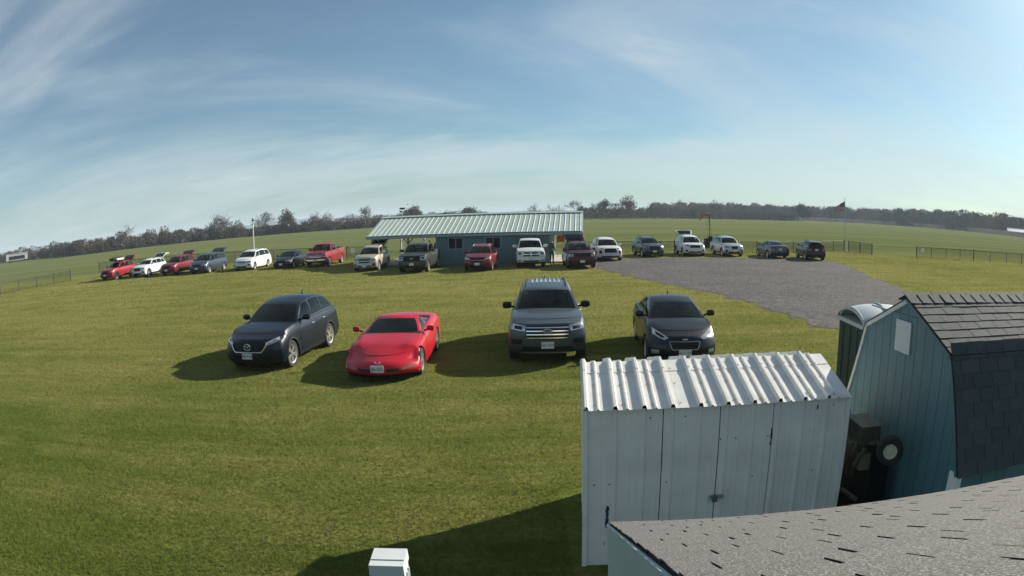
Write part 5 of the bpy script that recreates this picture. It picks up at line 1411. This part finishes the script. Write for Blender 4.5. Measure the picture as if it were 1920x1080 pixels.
make_car('parked_suv', 'sand coloured older SUV with tailgate up before the open porch', 'car', (-10.5, 45.4), -3, C_SAND, ROW, H=1.80, W=1.86, gate=38, gate_len=1.0, top=[(0, 1.0), (.25, 1.08), (1.25, 1.15), (2, 1.12), (4.7, 1.12)], gmat='black', bars=1, barh=.03, railmat=M_PLASTIC, lip=[(-.95, .62), (.95, .62), (.92, .46), (-.92, .46)], lipmat=M_GALV, intake=[(-.6, .42), (.6, .42), (.5, .34), (-.5, .34)], plate=.40)
make_car('parked_pickup', 'dark gunmetal pickup truck before the pavilion porch', 'pickup', (-6.6, 42.7), -4, C_GUN, ROW, **{**PICKUP, 'bars': 2, 'barmat': M_PLASTIC, 'badge': ('oval', .98, .12), 'rim': 'six'})
make_car('parked_suv', 'red SUV with chrome grille wing before the pavilion windows', 'car', (-2.2, 42.3), -5, C_RED2, ROW, H=1.72, gframe=[((-.97, .92), (-.45, .76)), ((-.45, .76), (.45, .76))], gfr=.022, railmat=M_CHROME)
make_car('parked_pickup', 'white pickup truck with crosshair grille before the pavilion', 'pickup', (1.4, 44.3), 0, C_WHITE, ROW, **{**PICKUP, 'bars': 1, 'barh': .03, 'grille': [(-.50, 1.08), (.50, 1.08), (.56, .80), (-.56, .80)], 'gframe': [((-.02, 1.08), (.02, .80))], 'gfr': .035, 'lip': [(-.95, .70), (.95, .70), (.90, .54), (-.90, .54)], 'lipmat': M_WHITE})
make_car('parked_suv', 'maroon boxy SUV with raised tailgate at the right end of the pavilion', 'car', (4.75, 42.6), 1, C_MAROON, ROW, L=4.82, W=1.94, H=1.76, top=[(0, 1.06), (.2, 1.12), (1.25, 1.17), (2, 1.12), (4.8, 1.14)], gate=42, gate_len=1.0, bars=0, grille=[(-.62, 1.0), (.62, 1.0), (.60, .84), (-.60, .84)], extra=[], head=[(.68, 1.0), (.98, 1.0), (.98, .86), (.68, .86)], nose=[(.2, .08), (.5, 0), (1.0, .03), (1.2, .08)], pc=.22, chrome=False, sticker=(-.30, .18, .30, .62, M('sunshade_white', (.5, .52, .52), .6)), rim='dark')
make_car('parked_suv', 'large white SUV with broad mesh grille next to the maroon one', 'car', (7.65, 49.0), 1, C_WHITE, ROW, L=4.98, W=1.98, H=1.76, grille=[(-.50, 1.0), (.50, 1.0), (.52, .66), (-.52, .66)], head=[(.56, 1.0), (.97, 1.0), (.95, .93), (.56, .94)], fog=(.82, .72, .10, .13), intake=[(-.8, .42), (.8, .42), (.7, .32), (-.7, .32)])
make_car('parked_suv', 'dark slate crossover alone at the near edge of the gravel row', 'car', (11.96, 52.6), 3, C_SLATE, ROW, H=1.68)
make_car('parked_suv', 'white SUV with black grille and raised tailgate on the gravel', 'car', (15.8, 53.5), -3, C_WHITE, ROW, L=5.03, W=2.0, H=1.78, gate=36, gate_len=1.0, head=[(.56, 1.02), (.98, 1.02), (.98, .90), (.56, .88)], grille=[(-.52, 1.0), (.52, 1.0), (.48, .76), (-.48, .76)], intake=[(-.55, .46), (.55, .46), (.7, .34), (-.7, .34)], sticker=(-.72, -.3, .30, .62, MATS['sunshade_white']))
make_car('parked_suv', 'silver SUV with oval mesh grille on the gravel', 'car', (19.4, 53.2), -1, C_SILVER, ROW, L=4.95, W=1.95, H=1.74, grille=[(-.36, .92), (.36, .92), (.28, .68), (-.28, .68)], fog=(.80, .52, .10, .09))
make_car('parked_sedan', 'grey green coupe seen from behind on the gravel', 'car', (23.1, 51.3), 176, C_GGREEN, ROW, **{**SEDAN, 'rear_at': True, 'H': 1.48, 'top': [(0, .72), (.3, .82), (1.2, .96), (2.0, .98), (4.0, 1.06), (4.3, 1.10), (4.85, 1.06)], 'Xrr': 3.2})
make_car('parked_suv', 'dark red SUV seen from behind at the right end of the row', 'car', (25.8, 49.3), 169, ('black_cherry', (.035, .006, .011), .25), ROW, rear_at=True, L=4.6, H=1.66, tailz=(.85, 1.15), rplate=.92)
# near lawn
M_RIBROOF = M('roof_rib_paint', (.40, .46, .50), .25, .5, .05, 4, coat=1)
make_car('navy_crossover', 'navy blue crossover parked on the lawn with chrome grille wing', 'car', (-6.80, 15.12), -6.5, C_NAVY, NEAR, L=4.58, W=1.86, H=1.68, wb=2.70, fo=.92, wr=.362, gc=.22,
         top=[(0, .86), (.22, .94), (.5, 1.0), (1.30, 1.10), (2.0, 1.09), (3.4, 1.13), (4.55, 1.15)], Xc=1.28, Xrf=2.08, Xrr=4.05, Xrb=4.45, zrf=-.11, zrr=-.12, wr_=.65, rails=False, antenna=True, pil=[2.62, 3.42], mirmat=None,
         nose=[(.2, .12), (.40, .02), (.62, 0.0), (.80, .05), (.95, .20), (1.1, .3)], pc=.36, pn=2.8,
         head=[(.60, .80), (.985, .91), (.985, .82), (.60, .72)], grille=[(-.66, .80), (.66, .80), (.40, .54), (-.40, .54)], gframe=[((-.97, .83), (-.66, .78)), ((-.66, .78), (-.46, .56)), ((-.46, .56), (.46, .56))], gfr=.020,
         intake=[(-.80, .40), (.80, .40), (.72, .33), (-.72, .33)], lip=[(-.97, .42), (.97, .42), (.95, .25), (-.95, .25)], fog=None, plate=.47, platec=-.03, badge=('wings', .70, .10), text='ABE 4126')
make_car('red_sports_car', 'bright red low sports coupe on the lawn with white front plate', 'car', (-3.11, 14.14), -1.5, C_VETTE, NEAR, L=4.57, W=1.88, H=1.21, gc=.13, wb=2.655, fo=.95, wr=.325, ww=.27,
         top=[(0, .44), (.12, .52), (.35, .60), (.75, .70), (1.0, .745), (1.6, .82), (2.2, .86), (3.2, .93), (3.9, .97), (4.4, .97), (4.57, .95)], Xc=1.58, Xrf=2.38, Xrr=2.95, Xrb=3.85, zrf=-.03, zrr=-.03, wb_=.80, wr_=.58, bow=.34, bowr=.25, tap=.04, rcr=.05, crown=.045, pil=[2.80], doors=[1.75, 3.0], rails=False, clad=False, chrome=False, sh=.84,
         nose=[(.13, .10), (.26, .0), (.40, .05), (.55, .22), (.7, .4)], pc=.48, pn=2.3, tail=[(.13, .12), (.5, 0), (.9, .02), (1.0, .06)], head=None, fog=None, grille=None,
         intake=[(-.36, .335), (-.10, .335), (-.10, .275), (-.36, .275)], plate=.345, badge=('vee', .475, .085), text='286 NEX', tailz=(.62, .78), fender=.034, hood0=.20, popup=[(.50, .78, .50, .76)], lip=[(-.86, .20), (.86, .20), (.82, .14), (-.82, .14)], mx=.42, mz=.04, msize=.85,
         extra=[('turn_lamp', ([(.62, .345), (.92, .375), (.92, .325), (.62, .29)], M('amber_lens', (.20, .10, .06), .25, 0, .1, 20), .012)), ('side_intake', ([(.22, .335), (.56, .345), (.54, .275), (.22, .275)], M_PLASTIC, .010))])
make_car('grey_suv', 'large blue grey SUV with four chrome grille bars facing the camera on the lawn', 'car', (.86, 15.62), -2.5, C_GREY, NEAR, L=5.05, W=2.0, H=1.775, wb=3.02, fo=.92, wr=.385, gc=.27,
         top=[(0, 1.02), (.2, 1.08), (.5, 1.12), (1.4, 1.19), (2.1, 1.14), (5.0, 1.16)], Xc=1.42, Xrf=2.15, Xrr=4.55, Xrb=4.95, zrf=-.10, zrr=-.06, wr_=.66, pil=[2.95, 3.95], slats=7, slatmat=M_RIBROOF, antenna=True, railmat=M_PLASTIC, mirmat=M_PLASTIC, msize=1.15,
         nose=[(.25, .12), (.45, .02), (.7, 0), (.95, .03), (1.08, .10), (1.25, .22)], pc=.26, pn=3.4,
         head=[(.60, 1.0), (.985, 1.03), (.985, .90), (.60, .86)], grille=[(-.58, 1.0), (.58, 1.0), (.52, .66), (-.52, .66)], bars=4, barh=.014, intake=[(-.60, .48), (.60, .48), (.72, .36), (-.72, .36)], fog=(.80, .60, .14, .06), lip=[(-.70, .325), (.70, .325), (.66, .305), (-.66, .305)], lipmat=M_GALV, plate=.52, badge=('oval', .875, .12), text='MSK WPN')
make_car('black_hatchback', 'black compact car on the lawn behind the white shed roof', 'car', (4.19, 14.95), -5.0, C_BLACK, NEAR, L=4.50, W=1.83, H=1.47, wb=2.65, fo=.90, wr=.325, gc=.17,
         top=[(0, .72), (.2, .80), (.5, .87), (1.15, .99), (2, .99), (3.6, 1.03), (4.05, 1.06), (4.5, 1.02)], Xc=1.06, Xrf=1.98, Xrr=3.25, Xrb=4.02, zrf=-.08, zrr=-.07, wr_=.62, pil=[2.62, 3.42], rails=False, clad=False, chrome=False, antenna=True,
         nose=[(.15, .10), (.35, .0), (.5, .01), (.70, .08), (.85, .22), (1.0, .36)], pc=.42, pn=2.6,
         head=[(.50, .71), (.985, .90), (.985, .76), (.60, .655)], grille=[(-.44, .62), (.44, .62), (.36, .45), (-.36, .45)], gframe=[((-.44, .63), (.44, .63)), ((-.46, .62), (-.37, .44)), ((-.37, .44), (.37, .44))], gfr=.010, gfmat=M_GALV, intake=[(-.36, .30), (.36, .30), (.3, .22), (-.3, .22)], fog=(.82, .36, .10, .05), fogmat=M_LAMP, plate=.36, badge=('bar', .685, .065), text='ALT 107', tailz=(.72, .92))

# ------------------------------------------------------------------ people
M_SKIN = M('skin', (.42, .26, .19), .6); M_HAIR = M('dark_hair', (.015, .012, .010), .7); M_COAT = M('dark_coat', (.030, .034, .036), .8, 0, .15, 8); M_JEAN = M('jeans', (.035, .045, .065), .85, 0, .15, 10); M_TAN = M('olive_coat', (.085, .08, .055), .85, 0, .15, 8); M_SHOE = M('shoe', (.02, .02, .02), .7)
def person(label, loc, rz, coat, pose):
    """one skinned body; clothes are the body's own colour zones"""
    t = thing('person', label, 'person', loc, rz, 'people at the pavilion')
    J = dict(pelvis=(0, 0, .95), waist=(0, 0, 1.08), chest=(0, .01, 1.32), neck=(0, 0, 1.48), head=(0, -.02, 1.60), crown=(0, -.01, 1.72),
             shL=(.18, 0, 1.42), elL=(.24, -.02, 1.14), wrL=(.22, -.16, .92), haL=(.21, -.21, .85), shR=(-.18, 0, 1.42), elR=(-.24, -.02, 1.14), wrR=(-.24, -.10, .90), haR=(-.24, -.13, .82),
             hiL=(.10, 0, .90), knL=(.11, -.03, .50), anL=(.12, .02, .10), toL=(.13, -.14, .04), hiR=(-.10, 0, .90), knR=(-.11, -.01, .50), anR=(-.12, .04, .10), toR=(-.14, -.12, .04))
    J.update(pose)
    rad = dict(pelvis=.15, waist=.135, chest=.165, neck=.06, head=.095, crown=.06, shL=.075, elL=.050, wrL=.036, haL=.04, shR=.075, elR=.050, wrR=.036, haR=.04, hiL=.10, knL=.065, anL=.045, toL=.042, hiR=.10, knR=.065, anR=.045, toR=.042)
    names = list(J); E_ = [('pelvis', 'waist'), ('waist', 'chest'), ('chest', 'neck'), ('neck', 'head'), ('head', 'crown')] + [e for s in 'LR' for e in (('chest', 'sh' + s), ('sh' + s, 'el' + s), ('el' + s, 'wr' + s), ('wr' + s, 'ha' + s), ('pelvis', 'hi' + s), ('hi' + s, 'kn' + s), ('kn' + s, 'an' + s), ('an' + s, 'to' + s))]
    me = bpy.data.meshes.new('body'); me.from_pydata([J[n] for n in names], [(names.index(a), names.index(b_)) for a, b_ in E_], [])
    tmp = link('body_rig', me)
    md = tmp.modifiers.new('skin', 'SKIN'); sk = me.skin_vertices[0].data
    for i, n in enumerate(names): sk[i].radius = (rad[n], rad[n]); sk[i].use_root = (n == 'pelvis')
    s2 = tmp.modifiers.new('sub', 'SUBSURF'); s2.levels = 1; s2.render_levels = 1
    dg = bpy.context.evaluated_depsgraph_get(); ev = tmp.evaluated_get(dg)
    bm_ = bpy.data.meshes.new_from_object(ev)
    bpy.data.objects.remove(tmp)
    bm_.materials.clear()
    for m in (coat, M_JEAN, M_SKIN, M_HAIR, M_SHOE): bm_.materials.append(m)
    hc = Vector(J['head'])
    for p in bm_.polygons:
        z = p.center.z; i = 0
        if z < .09: i = 4
        elif z < .90 and abs(p.center.x) < .20 and (p.center - Vector(J['haL'])).length > .12 and (p.center - Vector(J['haR'])).length > .12: i = 1
        if min((p.center - Vector(J['haL'])).length, (p.center - Vector(J['haR'])).length) < .085: i = 2
        if z > J['neck'][2] + .02: i = 2 if (p.center.y < hc.y - .02 and z < hc.z + .06) else 3
        p.material_index = i; p.use_smooth = True
    link('body', bm_, t)
    # nose and eyes give the head a face; fingers on each hand
    mb = MB(); mb.tube([hc + Vector((0, -.085, .02)), hc + Vector((0, -.115, -.01))], [.010, .016], 5); mb.obj('nose', M_SKIN, t)
    for s in 'LR':
        w, h = Vector(J['wr' + s]), Vector(J['ha' + s]); d = (h - w).normalized(); sd = d.cross(Vector((1, 0, 0))).normalized()
        mb = MB()
        for k, (o, ll) in enumerate(((-.027, .07), (-.009, .08), (.009, .075), (.027, .06))): mb.tube([h + sd * o, h + sd * o + d * ll * .6, h + sd * o * .8 + d * ll + Vector((0, -.012, 0))], [.010, .009, .007], 5)
        mb.tube([w + sd * -.03 + d * .02, h + sd * -.055], [.011, .009], 5); mb.obj('hand', M_SKIN, t)
    return t
person('person in dark olive coat standing between the white pickup and the maroon SUV', tuple(Vector((2.98, 46.9, 0))), R(30), M_TAN, dict(wrR=(-.20, -.26, 1.10), haR=(-.16, -.31, 1.12), elR=(-.26, -.05, 1.15)))
q = pavp(4.35, 1.6); person('dark haired person standing in the left open porch', (q.x, q.y, .12), R(-10), M_COAT, {})
q = pavp(4.8, 2.2); person('person in olive coat beside the dark haired one in the porch', (q.x, q.y, .12), R(160), M_TAN, dict(wrL=(.24, -.24, 1.2), haL=(.26, -.28, 1.28)))

# ------------------------------------------------------------------ autumn haze over the fields
def haze_box():
    m = bpy.data.materials.new('haze_air'); m.use_nodes = True; n, l = m.node_tree.nodes, m.node_tree.links
    n.clear(); o = n.new('ShaderNodeOutputMaterial'); v = n.new('ShaderNodeVolumePrincipled')
    v.inputs['Color'].default_value = (.72, .87, 1.0, 1); v.inputs['Density'].default_value = HAZE; v.inputs['Anisotropy'].default_value = 0.0
    l.new(v.outputs[0], o.inputs['Volume'])
    b = MB().box((0, 2150, 26), (8800, 6500, 56)).obj('haze', m)
    tag(b, 'thin bluish autumn haze in the air over the fields', 'haze', kind='stuff')
HAZE = 0.00028
haze_box()
